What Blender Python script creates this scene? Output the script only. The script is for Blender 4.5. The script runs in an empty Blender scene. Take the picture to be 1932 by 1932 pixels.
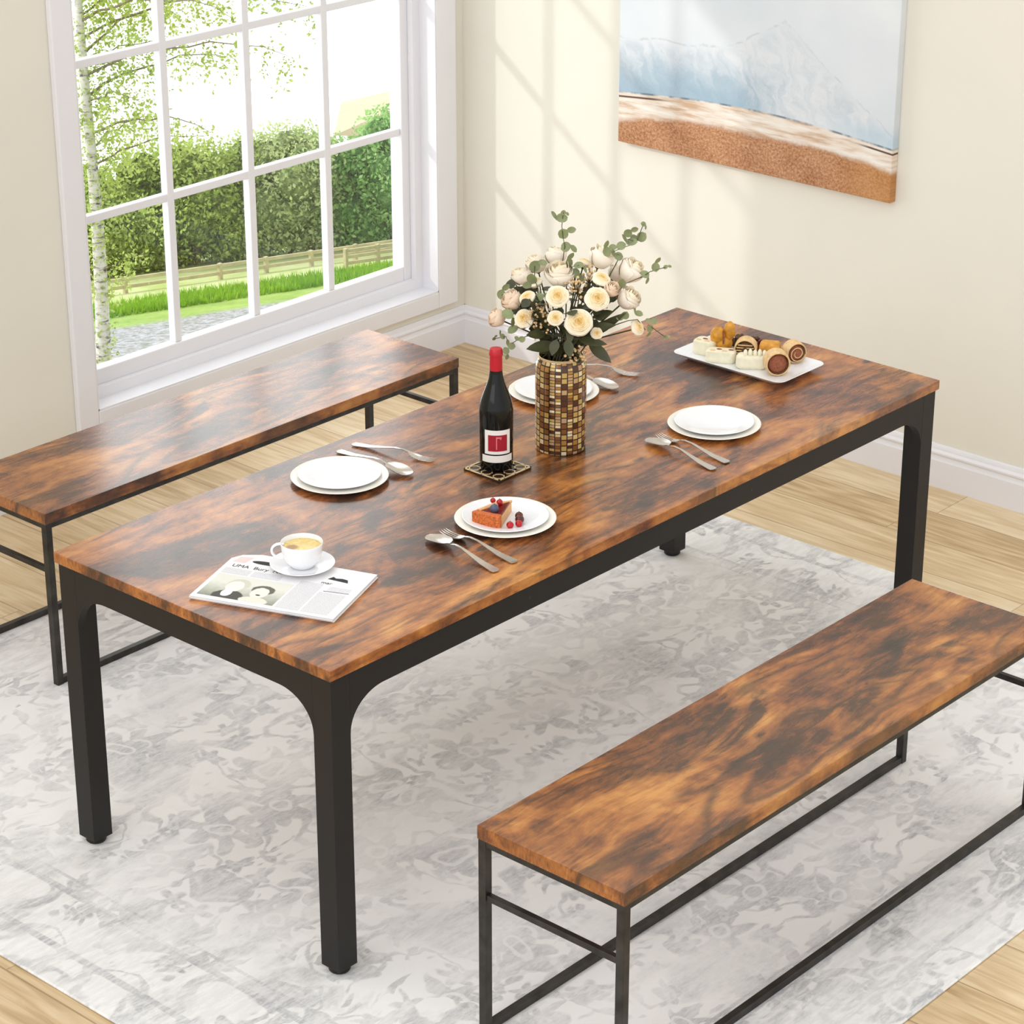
import bpy, math, random
from mathutils import Vector, Matrix, noise as mnoise
pi = math.pi
scene = bpy.context.scene
COL = scene.collection

# ------------------------------------------------------------------ camera, world, sun, lights, exposure
F, RX, RZ = 4820.21, 0.41166, 0.72835
CAM = Vector((-3.1863, -3.33525, 3.10924))
fwd = Vector((math.cos(RZ)*math.cos(RX), math.sin(RZ)*math.cos(RX), -math.sin(RX)))
rgt = Vector((math.sin(RZ), -math.cos(RZ), 0)); upv = rgt.cross(fwd)
cd = bpy.data.cameras.new('camera'); cam = bpy.data.objects.new('camera', cd); COL.objects.link(cam)
cam.matrix_world = Matrix(((rgt.x, upv.x, -fwd.x, CAM.x), (rgt.y, upv.y, -fwd.y, CAM.y), (rgt.z, upv.z, -fwd.z, CAM.z), (0, 0, 0, 1)))
cd.sensor_width = 36; cd.lens = F/1932*36; cd.clip_end = 400
scene.camera = cam
w = bpy.data.worlds.new('world'); scene.world = w; w.use_nodes = True
bg = w.node_tree.nodes['Background']; bg.inputs[0].default_value = (0.985, 0.992, 1.0, 1)
# hazy sky: brighter on the window side and toward the left, softer behind the viewer
wt = w.node_tree; tc = wt.nodes.new('ShaderNodeTexCoord')
def wdot(vec, lo, hi, k):
    n = wt.nodes.new('ShaderNodeVectorMath'); n.operation = 'DOT_PRODUCT'; wt.links.new(tc.outputs['Generated'], n.inputs[0]); n.inputs[1].default_value = vec
    m = wt.nodes.new('ShaderNodeMapRange'); m.interpolation_type = 'SMOOTHSTEP'; wt.links.new(n.outputs['Value'], m.inputs[0])
    m.inputs[1].default_value = lo; m.inputs[2].default_value = hi; m.inputs[3].default_value = 0; m.inputs[4].default_value = k; return m.outputs[0]
def wadd(p, q):
    n = wt.nodes.new('ShaderNodeMath'); n.operation = 'ADD'
    for i, v_ in enumerate((p, q)):
        if isinstance(v_, float): n.inputs[i].default_value = v_
        else: wt.links.new(v_, n.inputs[i])
    return n.outputs[0]
wt.links.new(wadd(wadd(1.05, wdot((0.35, 0.93, 0.1), 0.1, 0.8, 2.6)), wdot((-1, 0, 0.1), -0.2, 0.9, 0.45)), bg.inputs[1])
sd = bpy.data.lights.new('sun', 'SUN'); sd.energy = 1.05; sd.angle = math.radians(1.6); sd.color = (1, 0.985, 0.95)
so = bpy.data.objects.new('sun', sd); COL.objects.link(so)
so.rotation_euler = Vector((1, -0.85, -0.65)).to_track_quat('-Z', 'Y').to_euler()
ad = bpy.data.lights.new('left_fill', 'AREA'); ad.shape = 'RECTANGLE'; ad.size = 4; ad.size_y = 3; ad.energy = 60; ad.color = (1, 0.97, 0.92)  # added fill lamp, out of view on the left, brightens the right wall
ao = bpy.data.objects.new('left_fill', ad); COL.objects.link(ao); ao.location = (-4.5, -0.5, 3.6)
ao.rotation_euler = (Vector((1.5, 0.2, 0.4))-Vector(ao.location)).to_track_quat('-Z', 'Y').to_euler()
vs = scene.view_settings; vs.view_transform = 'Standard'; vs.look = 'None'; vs.gamma = 1; vs.use_curve_mapping = False
vs.exposure = -0.08

# ------------------------------------------------------------------ node expression helper
class V:
    def __init__(s, n, sock): s.n = n; s.s = sock
    def op(s, o, b=None, c=None, rev=False):
        m = s.n.t.nodes.new('ShaderNodeMath'); m.operation = o
        args = [s, b, c]
        if rev: args = [b, s, c]
        for i, a in enumerate(args):
            if a is None: continue
            if isinstance(a, V): s.n.t.links.new(a.s, m.inputs[i])
            else: m.inputs[i].default_value = a
        return V(s.n, m.outputs[0])
    def __add__(s, b): return s.op('ADD', b)
    __radd__ = __add__
    def __sub__(s, b): return s.op('SUBTRACT', b)
    def __rsub__(s, b): return s.op('SUBTRACT', b, rev=True)
    def __mul__(s, b): return s.op('MULTIPLY', b)
    __rmul__ = __mul__
    def __truediv__(s, b): return s.op('DIVIDE', b)
    def abs(s): return s.op('ABSOLUTE')
    def floor(s): return s.op('FLOOR')
    def fract(s): return s.op('FRACT')
    def sin(s): return s.op('SINE')
    def lt(s, b): return s.op('LESS_THAN', b)
    def gt(s, b): return s.op('GREATER_THAN', b)
    def min(s, b): return s.op('MINIMUM', b)
    def max(s, b): return s.op('MAXIMUM', b)
    def pow(s, b): return s.op('POWER', b)
    def sm(s, a, b):
        m = s.n.t.nodes.new('ShaderNodeMapRange'); m.interpolation_type = 'SMOOTHSTEP'
        s.n.t.links.new(s.s, m.inputs[0]); m.inputs[1].default_value = a; m.inputs[2].default_value = b
        return V(s.n, m.outputs[0])

class Mat:
    def __init__(s, name, rough=0.5, metal=0.0, spec=0.5, color=(0.8, 0.8, 0.8)):
        s.m = bpy.data.materials.new(name); s.m.use_nodes = True; s.t = s.m.node_tree
        s.b = s.t.nodes['Principled BSDF']
        s.b.inputs['Roughness'].default_value = rough; s.b.inputs['Metallic'].default_value = metal
        s.b.inputs['Specular IOR Level'].default_value = spec
        s.b.inputs['Base Color'].default_value = (*color, 1)
    def put(s, a, sock):
        if isinstance(a, V): s.t.links.new(a.s, sock)
        elif isinstance(a, tuple): sock.default_value = (*a, 1) if len(sock.default_value) == 4 else a
        else: sock.default_value = a
    def set(s, k, a): s.put(a, s.b.inputs[k]); return s
    def coord(s, kind='Object'):
        n = s.t.nodes.new('ShaderNodeTexCoord'); v = V(s, n.outputs[kind])
        q = s.t.nodes.new('ShaderNodeSeparateXYZ'); s.t.links.new(v.s, q.inputs[0])
        return v, V(s, q.outputs[0]), V(s, q.outputs[1]), V(s, q.outputs[2])
    def comb(s, x, y, z=0.0):
        n = s.t.nodes.new('ShaderNodeCombineXYZ')
        for i, a in enumerate((x, y, z)): s.put(a, n.inputs[i])
        return V(s, n.outputs[0])
    def noise(s, v, scale, detail=3, rough=0.5, dist=0.0):
        n = s.t.nodes.new('ShaderNodeTexNoise'); s.t.links.new(v.s, n.inputs['Vector'])
        n.inputs['Scale'].default_value = scale; n.inputs['Detail'].default_value = detail
        n.inputs['Roughness'].default_value = rough; n.inputs['Distortion'].default_value = dist
        return V(s, n.outputs[0])
    def white(s, v):
        n = s.t.nodes.new('ShaderNodeTexWhiteNoise'); n.noise_dimensions = '3D'; s.t.links.new(v.s, n.inputs['Vector'])
        return V(s, n.outputs[0])
    def voro(s, v, scale, feat='F1', out='Distance', rnd=1.0):
        n = s.t.nodes.new('ShaderNodeTexVoronoi'); n.feature = feat; s.t.links.new(v.s, n.inputs['Vector'])
        n.inputs['Scale'].default_value = scale; n.inputs['Randomness'].default_value = rnd
        return V(s, n.outputs[out])
    def ramp(s, f, stops, interp='LINEAR'):
        n = s.t.nodes.new('ShaderNodeValToRGB'); n.color_ramp.interpolation = interp; e = n.color_ramp.elements
        while len(e) < len(stops): e.new(0.5)
        for i, (p, c) in enumerate(stops): e[i].position = p; e[i].color = (*c, 1)
        s.t.links.new(f.s, n.inputs[0]); return V(s, n.outputs[0])
    def mix(s, f, a, b, mode='MIX'):
        n = s.t.nodes.new('ShaderNodeMix'); n.data_type = 'RGBA'; n.blend_type = mode
        s.put(f, n.inputs[0]); s.put(a, n.inputs[6]); s.put(b, n.inputs[7]); return V(s, n.outputs[2])
    def bump(s, h, strength=0.2, dist=0.002):
        n = s.t.nodes.new('ShaderNodeBump'); n.inputs['Strength'].default_value = strength; n.inputs['Distance'].default_value = dist
        s.t.links.new(h.s, n.inputs['Height']); s.t.links.new(n.outputs[0], s.b.inputs['Normal']); return s

def srgb(r, g, b):
    f = lambda c: (c/255/12.92) if c/255 <= 0.04045 else ((c/255+0.055)/1.055)**2.4
    return (f(r), f(g), f(b))

def simple(name, rgb, rough=0.5, metal=0.0, var=0.06, scale=40, spec=0.5, bump=0.0):
    m = Mat(name, rough, metal, spec); v, x, y, z = m.coord()
    n = m.noise(v, scale, 3)
    c = srgb(*rgb); lo = tuple(a*(1-var) for a in c); hi = tuple(min(1, a*(1+var)) for a in c)
    m.set('Base Color', m.ramp(n, [(0.3, lo), (0.7, hi)]))
    if bump: m.bump(n, bump)
    return m.m

# ------------------------------------------------------------------ materials
def wood_mat(name, seed, axis=0, gain=1.0):
    m = Mat(name, 0.3, 0, 0.5); v, x, y, z = m.coord()
    if axis == 1: x, y = y, x
    x = x+seed; y = y+seed*0.37
    warp = m.noise(m.comb(x*1.2, y*2.4, z), 1.6, 3)
    yy = y+(warp-0.5)*0.13
    blot = m.noise(m.comb(x*1.0, yy*1.8, z*2), 2.9, 6, 0.62, 0.6)
    streak = m.noise(m.comb(x*1.0, yy*6.5, z*3), 2.4, 4, 0.55, 0.4)
    fine = m.noise(m.comb(x*3, yy*46, z*20), 3.2, 4, 0.62, 0.2)
    ringw = m.noise(m.comb(x*0.9, yy*5.0, z), 1.5, 1, 0.4)
    ring = ((ringw*58+fine*1.5).sin()*0.5+0.5).pow(4)
    rmask = m.noise(m.comb(x*0.8, y*2.0, z), 2.1, 2).sm(0.46, 0.56)
    smudge = m.noise(m.comb(x*2.1, y*3.4, z), 4.5, 6, 0.7, 0.6)
    grit = m.noise(m.comb(x*14, yy*40, z*20), 2.5, 5, 0.75)
    t = blot*0.68+streak*0.2+fine*0.12+(smudge-0.5)*0.34+(grit-0.5)*0.1+0.012
    col = m.ramp(t, [(0.35, srgb(42, 27, 18)), (0.43, srgb(80, 45, 25)), (0.495, srgb(130, 74, 34)), (0.56, srgb(170, 104, 46)), (0.66, srgb(208, 144, 72))])
    dark = m.noise(m.comb(x*1.3+7, y*3.0, z), 2.3, 5, 0.62, 0.8).sm(0.53, 0.66)
    col = m.mix(dark*0.85, col, srgb(42, 28, 20))
    col = m.mix(ring*rmask*0.7, col, srgb(66, 36, 18))
    kn = m.voro(m.comb(x*1.0+3, y*2.4+5, z), 3.4)
    kr = m.noise(v, 30, 3)
    col = m.mix((1-(kn+(kr-0.5)*0.1).sm(0.05, 0.12))*0.85, col, srgb(38, 26, 20))
    col = m.mix((1-fine.sm(0.32, 0.46))*0.4, col, srgb(60, 36, 22))
    if gain != 1: col = m.mix(1.0, col, (gain, gain, gain), 'MULTIPLY')
    m.set('Base Color', col); m.set('Roughness', fine*0.1+0.22)
    m.b.inputs['Coat Weight'].default_value = 0.35; m.b.inputs['Coat Roughness'].default_value = 0.2
    m.bump(fine, 0.05, 0.001)
    return m.m

M = {}
M['wood'] = wood_mat('rustic_wood_table', 2.3)
M['wood_bench'] = wood_mat('rustic_wood_bench', 9.1, 0, 0.88)
M['frame'] = simple('charcoal_powder_coat', (27, 24, 22), 0.5, 0.0, 0.05, 60, 0.35)
M['iron'] = simple('brushed_dark_iron', (52, 49, 45), 0.42, 0.4, 0.5, 28)
M['white_paint'] = simple('white_gloss_paint', (230, 229, 233), 0.35, 0, 0.01, 8)
M['wall'] = simple('cream_wall_paint', (228, 224, 212), 0.85, 0, 0.012, 3, 0.2)
M['ceramic'] = simple('white_glazed_ceramic', (240, 241, 244), 0.12, 0, 0.005, 10)
M['ceramic_cream'] = simple('cream_glazed_ceramic', (243, 239, 229), 0.15, 0, 0.01, 10)
M['silver'] = simple('stainless_steel', (206, 200, 194), 0.24, 0.9, 0.04, 60)
M['capsule'] = simple('red_foil', (190, 24, 44), 0.35, 0.2, 0.05, 30)
M['bottle'] = simple('dark_green_glass', (10, 13, 10), 0.1, 0, 0.1, 10, 0.3)
M['paper'] = simple('white_label_paper', (236, 232, 226), 0.6, 0, 0.01, 50)
M['red_ink'] = simple('crimson_ink', (160, 10, 36), 0.5, 0, 0.08, 50)
M['pink_ink'] = simple('pale_pink_ink', (226, 120, 130), 0.5)
M['black_ink'] = simple('black_ink', (32, 32, 34), 0.7, 0, 0.2, 400)
M['gold'] = simple('cream_gilt_lattice', (222, 196, 150), 0.35, 0.2, 0.1, 60)
M['coaster'] = simple('dark_brown_lacquer', (48, 30, 22), 0.3)
M['crust'] = simple('baked_crust', (196, 100, 42), 0.7, 0, 0.45, 260, bump=0.5)
M['cream'] = simple('cake_cream', (222, 172, 120), 0.6, 0, 0.1, 150, bump=0.3)
M['jam'] = simple('dark_cherry_jam', (108, 18, 16), 0.2, 0, 0.35, 200, bump=0.3)
M['berry'] = simple('red_berry', (176, 16, 26), 0.15, 0, 0.2, 60)
M['cherry'] = simple('dark_cherry', (88, 30, 22), 0.2, 0, 0.3, 60)
M['blueberry'] = simple('dusty_blueberry', (78, 84, 112), 0.4, 0, 0.2, 150)
M['coffee'] = None
M['pastry_white'] = simple('pale_steamed_dough', (236, 230, 204), 0.5, 0, 0.06, 60, bump=0.2)
M['pastry_tan'] = simple('toasted_dough', (222, 186, 134), 0.6, 0, 0.2, 90, bump=0.3)
M['pastry_gold'] = simple('golden_fried_batter', (206, 144, 42), 0.45, 0, 0.3, 70, bump=0.5)
M['pastry_brown'] = simple('brown_meat_filling', (146, 82, 54), 0.7, 0, 0.35, 260, bump=0.7)
M['pastry_dark'] = simple('dark_crumb', (96, 66, 36), 0.8, 0, 0.5, 200, bump=0.8)
M['stem'] = simple('green_brown_stem', (74, 72, 44), 0.6, 0, 0.2, 60)
M['leaf'] = simple('eucalyptus_leaf', (132, 140, 98), 0.5, 0, 0.25, 30)
M['leaf_dark'] = simple('dark_rose_leaf', (62, 64, 34), 0.42, 0, 0.35, 30)
M['tan_bead'] = simple('tan_berries', (222, 190, 140), 0.5, 0, 0.25, 90)
M['bark_dark'] = simple('brown_twig', (132, 120, 96), 0.8, 0, 0.2, 5)
M['fence'] = simple('weathered_fence_wood', (196, 184, 150), 0.8, 0, 0.15, 3)
M['roof'] = simple('tan_roof_tiles', (198, 180, 150), 0.85, 0, 0.08, 2)
M['house'] = simple('white_render', (240, 238, 232), 0.85, 0, 0.02, 2)

def coffee_mat():
    m = Mat('milky_coffee', 0.25); v, x, y, z = m.coord()
    n = m.noise(v, 40, 4, 0.6, 1.5)
    c = m.ramp(n, [(0.3, srgb(206, 170, 76)), (0.5, srgb(222, 196, 120)), (0.7, srgb(232, 218, 168))])
    b = (x+0.018).pow(2)+(y-0.012).pow(2)
    m.set('Base Color', m.mix((1-b.sm(0.00004, 0.0003))*0.8, c, srgb(140, 78, 24))); return m.m
M['coffee'] = coffee_mat()

def glass_mat():
    m = bpy.data.materials.new('clear_window_glass'); m.use_nodes = True; t = m.node_tree; t.nodes.remove(t.nodes['Principled BSDF'])
    tr = t.nodes.new('ShaderNodeBsdfTransparent'); tr.inputs[0].default_value = (0.97, 0.985, 0.98, 1)
    gl = t.nodes.new('ShaderNodeBsdfGlossy'); gl.inputs['Roughness'].default_value = 0.02
    mx = t.nodes.new('ShaderNodeMixShader'); mx.inputs[0].default_value = 0.04; t.links.new(tr.outputs[0], mx.inputs[1]); t.links.new(gl.outputs[0], mx.inputs[2])
    t.links.new(mx.outputs[0], t.nodes['Material Output'].inputs[0]); return m
M['glass'] = glass_mat()

def floor_mat():
    m = Mat('light_oak_planks', 0.42); v, x, y, z = m.coord()
    pw, pl = 0.19, 1.35
    r = ((x+0.06)/pw); ri = r.floor(); off = m.white(m.comb(ri, 3.0, 1.0))
    q = y/pl+off; qi = q.floor(); rnd = m.white(m.comb(ri, qi, 5.0)); rnd2 = m.white(m.comb(qi, ri, 9.0))
    gr = m.noise(m.comb(x*26+rnd*30, y*1.6+rnd2*9, 0.0), 2.2, 5, 0.6, 0.6)
    arch = ((m.noise(m.comb(x*7+rnd*17, y*0.9+rnd2*5, 0.0), 1.6, 2)*36).sin()*0.5+0.5)
    t = gr*0.7+arch*0.15+rnd*0.3-0.05
    c = m.ramp(t, [(0.25, srgb(176, 146, 104)), (0.5, srgb(208, 182, 142)), (0.75, srgb(226, 206, 172))])
    e = r.fract(); seam = e.lt(0.012).max(e.gt(0.99)); f = q.fract(); s2 = f.lt(0.0022)
    c = m.mix(seam.max(s2)*0.55, c, srgb(120, 94, 60))
    m.set('Base Color', c); m.bump(gr, 0.08, 0.001); return m.m
M['floor'] = floor_mat()

def rug_mat():
    m = Mat('distressed_grey_rug', 0.95, 0, 0.1); v, x, y, z = m.coord()
    HX, HY = 1.47, 1.455
    ax, ay = x.abs(), y.abs()
    wob = m.noise(m.comb(ax, ay, 0.0), 5, 3); wob2 = m.noise(m.comb(ax+9, ay+4, 0.0), 5, 3)
    px, py = ax+(wob-0.5)*0.16, ay+(wob2-0.5)*0.16
    p = m.comb(px, py, 0.0)
    # flowers
    def flowers(p, px, py, sc, rad, k):
        vo = m.t.nodes.new('ShaderNodeTexVoronoi'); m.t.links.new(p.s, vo.inputs['Vector']); vo.inputs['Scale'].default_value = sc; vo.inputs['Randomness'].default_value = 0.8
        q = m.t.nodes.new('ShaderNodeSeparateXYZ'); m.t.links.new(vo.outputs['Position'], q.inputs[0])
        dx = px-V(m, q.outputs[0]); dy = py-V(m, q.outputs[1])
        r = (dx*dx+dy*dy).pow(0.5)
        a = dy.op('ARCTAN2', dx)
        lobe = ((a*k).sin()*0.3+0.8)*rad
        return (1-(r-lobe).sm(-0.006, 0.008)), (1-(r-rad*0.28).abs().sm(0.003, 0.009)), r
    f1, i1, r1 = flowers(p, px, py, 3.4, 0.09, 6)
    f2, i2, r2 = flowers(m.comb(px+3, py+1, 0.0), px+3, py+1, 6.5, 0.036, 5)
    vine = m.noise(p, 4.2, 2); vl = (1-(vine-0.5).abs().sm(0.008, 0.028))
    blot = m.noise(p, 3.0, 5, 0.6).sm(0.5, 0.6)
    leaf = m.noise(m.comb(px*1.0, py*2.6, 0.0), 9, 2).sm(0.58, 0.64)
    motif = (f1*0.7).max(f2*0.8).max(vl*0.65).max(leaf*0.6).max(blot*0.6)
    motif = (motif-i1*0.5-i2*0.3).max(0.0)
    # distress
    wear = m.noise(m.comb(x*1.0, y*2.2, 0.0), 2.6, 6, 0.65, 0.4).sm(0.38, 0.62)
    fine = m.noise(m.comb(x*60, y*160, 0.0), 1.0, 3, 0.7).sm(0.3, 0.62)
    scr = m.noise(m.comb(x*10, y*42, 0.0), 1.4, 4, 0.7).sm(0.36, 0.6)
    d = (HX-ax).min(HY-ay)
    def line(c, wd): return 1-(d-c).abs().sm(wd*0.6, wd)
    bord = line(0.26, 0.012).max(line(0.10, 0.012)).max(line(0.30, 0.006))*0.8
    bfill = (d.lt(0.26))*0.15
    motif = motif.max(bord)
    t = (motif*(wear*0.75+0.25)*(fine*0.4+0.6)*(scr*0.45+0.55)+bfill*scr).min(1.0)
    base = m.ramp(m.noise(v, 2, 4), [(0.3, srgb(234, 233, 231)), (0.7, srgb(244, 243, 242))])
    c = m.mix(t*0.95, base, srgb(160, 161, 165))
    m.set('Base Color', c); m.bump(m.noise(v, 500, 2), 0.3, 0.002); return m.m
M['rug'] = rug_mat()

def vase_mat():
    m = Mat('gold_mosaic_tiles', 0.18, 0.55, 0.6); v, x, y, z = m.coord()
    a = y.op('ARCTAN2', x)/(2*pi)*26+13; h0 = z/0.0145
    ci = a.floor(); sh = m.white(m.comb(ci, 2.0, 2.0)); h = h0*(sh.gt(0.72)*0.9+1.0)+sh*0.5
    hi = h.floor(); rnd = m.white(m.comb(ci, hi, 1.0))
    c = m.ramp(rnd, [(0, srgb(84, 46, 26)), (0.12, srgb(132, 84, 46)), (0.3, srgb(176, 128, 66)), (0.46, srgb(200, 168, 96)), (0.62, srgb(222, 198, 136)), (0.76, srgb(196, 160, 120)), (0.9, srgb(238, 224, 186))], 'CONSTANT')
    e = a.fract(); f = h.fract()
    g = e.lt(0.09).max(e.gt(0.91)).max(f.lt(0.1)).max(f.gt(0.9))
    m.set('Base Color', m.mix(g, c, srgb(44, 28, 18)))
    m.set('Metallic', (1-g)*0.25); m.bump(1-g, 0.5, 0.001); return m.m
M['vase'] = vase_mat()

def petal_mat(name, edge, core, r=0.5):
    m = Mat(name, 0.55, 0, 0.3); v, x, y, z = m.coord()
    d = (x*x+y*y).pow(0.5)
    n = m.noise(v, 6, 2)*0.2
    m.set('Base Color', m.ramp(d+n-0.1, [(0.05, core), (r, tuple((a+b)/2 for a, b in zip(edge, core))), (0.95, edge)]))
    m.b.inputs['Subsurface Weight'].default_value = 0.0
    return m.m
M['rose'] = petal_mat('cream_rose_petals', srgb(246, 238, 218), srgb(240, 208, 132))
M['rose_pink'] = petal_mat('blush_rose_petals', srgb(254, 246, 236), srgb(252, 238, 204))
M['bud'] = petal_mat('peach_bud_petals', srgb(250, 226, 202), srgb(250, 232, 208))

def birch_mat():
    m = Mat('white_birch_bark', 0.8); v, x, y, z = m.coord()
    n = m.noise(m.comb(x*2, y*2, z*7), 1.5, 5, 0.7)
    m.set('Base Color', m.ramp(n, [(0.36, srgb(70, 66, 56)), (0.46, srgb(220, 214, 200)), (0.7, srgb(246, 243, 236))])); return m.m
M['birch'] = birch_mat()

def leafage(name, a, b, c):
    m = Mat(name, 0.6, 0, 0.3); v, x, y, z = m.coord()
    n = m.noise(v, 1.1, 4, 0.7); k = m.noise(v, 9, 2)
    col = m.ramp(n*0.5+k*0.5, [(0.36, srgb(*a)), (0.5, srgb(*b)), (0.64, srgb(*c))])
    m.set('Base Color', col)
    t = m.t; tl = t.nodes.new('ShaderNodeBsdfTranslucent'); t.links.new(col.s, tl.inputs[0])
    mx = t.nodes.new('ShaderNodeMixShader'); mx.inputs[0].default_value = 0.4
    t.links.new(m.b.outputs[0], mx.inputs[1]); t.links.new(tl.outputs[0], mx.inputs[2]); t.links.new(mx.outputs[0], t.nodes['Material Output'].inputs[0])
    return m.m
M['birch_leaf'] = leafage('birch_foliage', (136, 156, 60), (178, 198, 98), (214, 226, 140))
M['bush_a'] = leafage('bush_foliage_olive', (110, 134, 50), (172, 194, 92), (222, 232, 150))
M['bush_b'] = leafage('bush_foliage_pale', (148, 168, 100), (200, 214, 150), (232, 238, 196))
M['bush_c'] = leafage('bush_foliage_green', (108, 164, 84), (164, 206, 126), (206, 232, 168))
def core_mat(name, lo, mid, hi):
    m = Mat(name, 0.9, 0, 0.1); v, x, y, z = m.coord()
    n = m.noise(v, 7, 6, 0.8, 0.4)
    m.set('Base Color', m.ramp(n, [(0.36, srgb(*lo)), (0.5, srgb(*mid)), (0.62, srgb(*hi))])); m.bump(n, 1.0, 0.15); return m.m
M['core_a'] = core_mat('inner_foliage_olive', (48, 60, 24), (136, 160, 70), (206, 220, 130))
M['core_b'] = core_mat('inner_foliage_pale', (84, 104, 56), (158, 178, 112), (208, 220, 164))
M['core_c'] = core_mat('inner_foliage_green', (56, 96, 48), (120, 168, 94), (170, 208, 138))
M['tuft'] = leafage('tall_grass', (110, 160, 30), (140, 184, 50), (170, 206, 80))

def ground_mat():
    m = Mat('meadow', 0.95, 0, 0.1); v, x, y, z = m.coord()
    q = x*0.265+y*0.964+(m.noise(v, 0.35, 3)-0.5)*1.6
    n = m.noise(v, 7, 4, 0.7); n2 = m.noise(v, 0.8, 4, 0.6)
    gravel = m.ramp(n, [(0.32, srgb(108, 116, 94)), (0.5, srgb(156, 156, 156)), (0.68, srgb(196, 193, 200))])
    lawn = m.ramp(n*0.4+n2*0.6, [(0.3, srgb(120, 150, 66)), (0.6, srgb(156, 180, 96))])
    field = m.ramp(n2, [(0.3, srgb(172, 188, 110)), (0.7, srgb(206, 212, 162))])
    c = m.mix(q.sm(48.6, 49.6), gravel, lawn); c = m.mix(q.sm(53.0, 54.0), c, field)
    m.set('Base Color', c); return m.m
M['ground'] = ground_mat()

def paint_mat():
    m = Mat('seascape_painting', 0.7, 0, 0.2); v, x, y, z = m.coord()
    u = (0-y)/1.065+0.5; h = z
    nz = m.noise(m.comb(u*3, h*3, 0.0), 3, 5, 0.6); nf = m.noise(m.comb(u, h, 0.0), 120, 3, 0.8)
    nl = m.noise(m.comb(u*3, h*22, 0.0), 2, 4, 0.6); ns = m.noise(m.comb(u*22+h*9+nz*4, h*8, 0.0), 1.2, 4, 0.7)
    hor = 0.165+(u*pi).sin()*0.032
    sand = 0.068+u*0.03+(u*3.3).sin()*0.045+((u*9).sin())*0.008+(nz-0.5)*0.04
    sky = m.ramp(m.noise(m.comb(u, h, 0.0), 2.4, 3), [(0.3, srgb(206, 212, 218)), (0.7, srgb(222, 226, 229))])
    # mountain mass
    ridge = u*0.08+0.345
    cone = 0.49-(0.61-u).max(0.0)*0.55-(u-0.61).max(0.0)*0.74
    peak = cone.max(ridge*(1-u.gt(0.61))).min(cone.max(0.0)+1.0)+(nz-0.5)*0.05+(ns-0.5)*0.02
    mt = 1-(h-peak).sm(-0.03, 0.008)
    mcol = m.ramp(ns, [(0.3, srgb(188, 197, 206)), (0.6, srgb(216, 219, 222))])
    edge = 1-(h-peak).abs().sm(0.001, 0.006)
    c = m.mix(mt*0.7, sky, mcol); c = m.mix(edge*0.32*ns.sm(0.4, 0.6), c, srgb(160, 164, 170))
    blue = (1-((h-hor)+(ns-0.5)*0.12).sm(0.0, 0.19))*(1-(u+(ns-0.5)*0.15).sm(0.45, 0.66))
    c = m.mix(blue*0.75, c, srgb(134, 166, 186))
    br = (1-((h-hor-0.02).abs()+(ns-0.5)*0.04).sm(0.0, 0.06))*u.sm(0.72, 0.95)
    c = m.mix(br*0.7, c, srgb(178, 200, 214))
    # shore
    below = 1-(h-hor).sm(-0.003, 0.003)
    shore = m.ramp(nl, [(0.35, srgb(196, 166, 138)), (0.5, srgb(224, 210, 196)), (0.65, srgb(234, 229, 221))])
    c = m.mix(below, c, shore)
    c = m.mix((1-(h-hor).abs().sm(0.001, 0.005))*(m.noise(m.comb(u*14, 0.0, 0.0), 1.0, 3).sm(0.42, 0.6))*0.9, c, srgb(96, 116, 134))
    c = m.mix((1-(h-hor+0.014).abs().sm(0.001, 0.005))*((1-u.sm(0.12, 0.25)).max(u.sm(0.85, 0.93))), c, srgb(96, 70, 56))
    sandc = m.ramp(nf*0.9+nz*0.35-0.13, [(0.3, srgb(128, 80, 52)), (0.5, srgb(180, 130, 94)), (0.72, srgb(212, 174, 140))])
    sandc = m.mix(u.sm(0.75, 1.0)*0.5, sandc, srgb(190, 134, 70))
    c = m.mix(1-(h-sand).sm(-0.012, 0.014), c, sandc)
    m.set('Base Color', c); m.bump(nf, 0.15, 0.001); return m.m
M['painting'] = paint_mat()

def newsphoto_mat():
    # local object coordinates in metres: x along the picture, y up the page
    m = Mat('newspaper_photograph', 0.8, 0, 0.1); v, x, y, z = m.coord()
    n = m.noise(v, 90, 4)
    c = m.ramp(y*9+n*0.3+0.2, [(0.1, srgb(96, 98, 90)), (0.5, srgb(170, 172, 160)), (1.0, srgb(222, 222, 212))])
    def ell(cx, cy, rx, ry): return 1-(((x-cx)/rx).pow(2)+((y-cy)/ry).pow(2)+(n-0.5)*0.5).sm(0.85, 1.1)
    c = m.mix(ell(0.066, 0.010, 0.036, 0.030), c, srgb(92, 92, 88))
    c = m.mix(ell(0.066, 0.072, 0.026, 0.026), c, srgb(206, 204, 190))
    c = m.mix(ell(0.062, 0.060, 0.020, 0.026), c, srgb(238, 236, 224))
    c = m.mix(ell(0.058, 0.026, 0.012, 0.018), c, srgb(242, 242, 236))
    c = m.mix(ell(0.128, 0.062, 0.027, 0.022), c, srgb(110, 110, 98))
    c = m.mix(ell(0.126, 0.048, 0.020, 0.026), c, srgb(236, 232, 218))
    c = m.mix(ell(0.128, 0.008, 0.034, 0.018), c, srgb(224, 222, 210))
    c = m.mix(ell(0.127, 0.037, 0.006, 0.003), c, srgb(60, 50, 50))
    m.set('Base Color', c); return m.m
M['newsphoto'] = newsphoto_mat()

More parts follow.
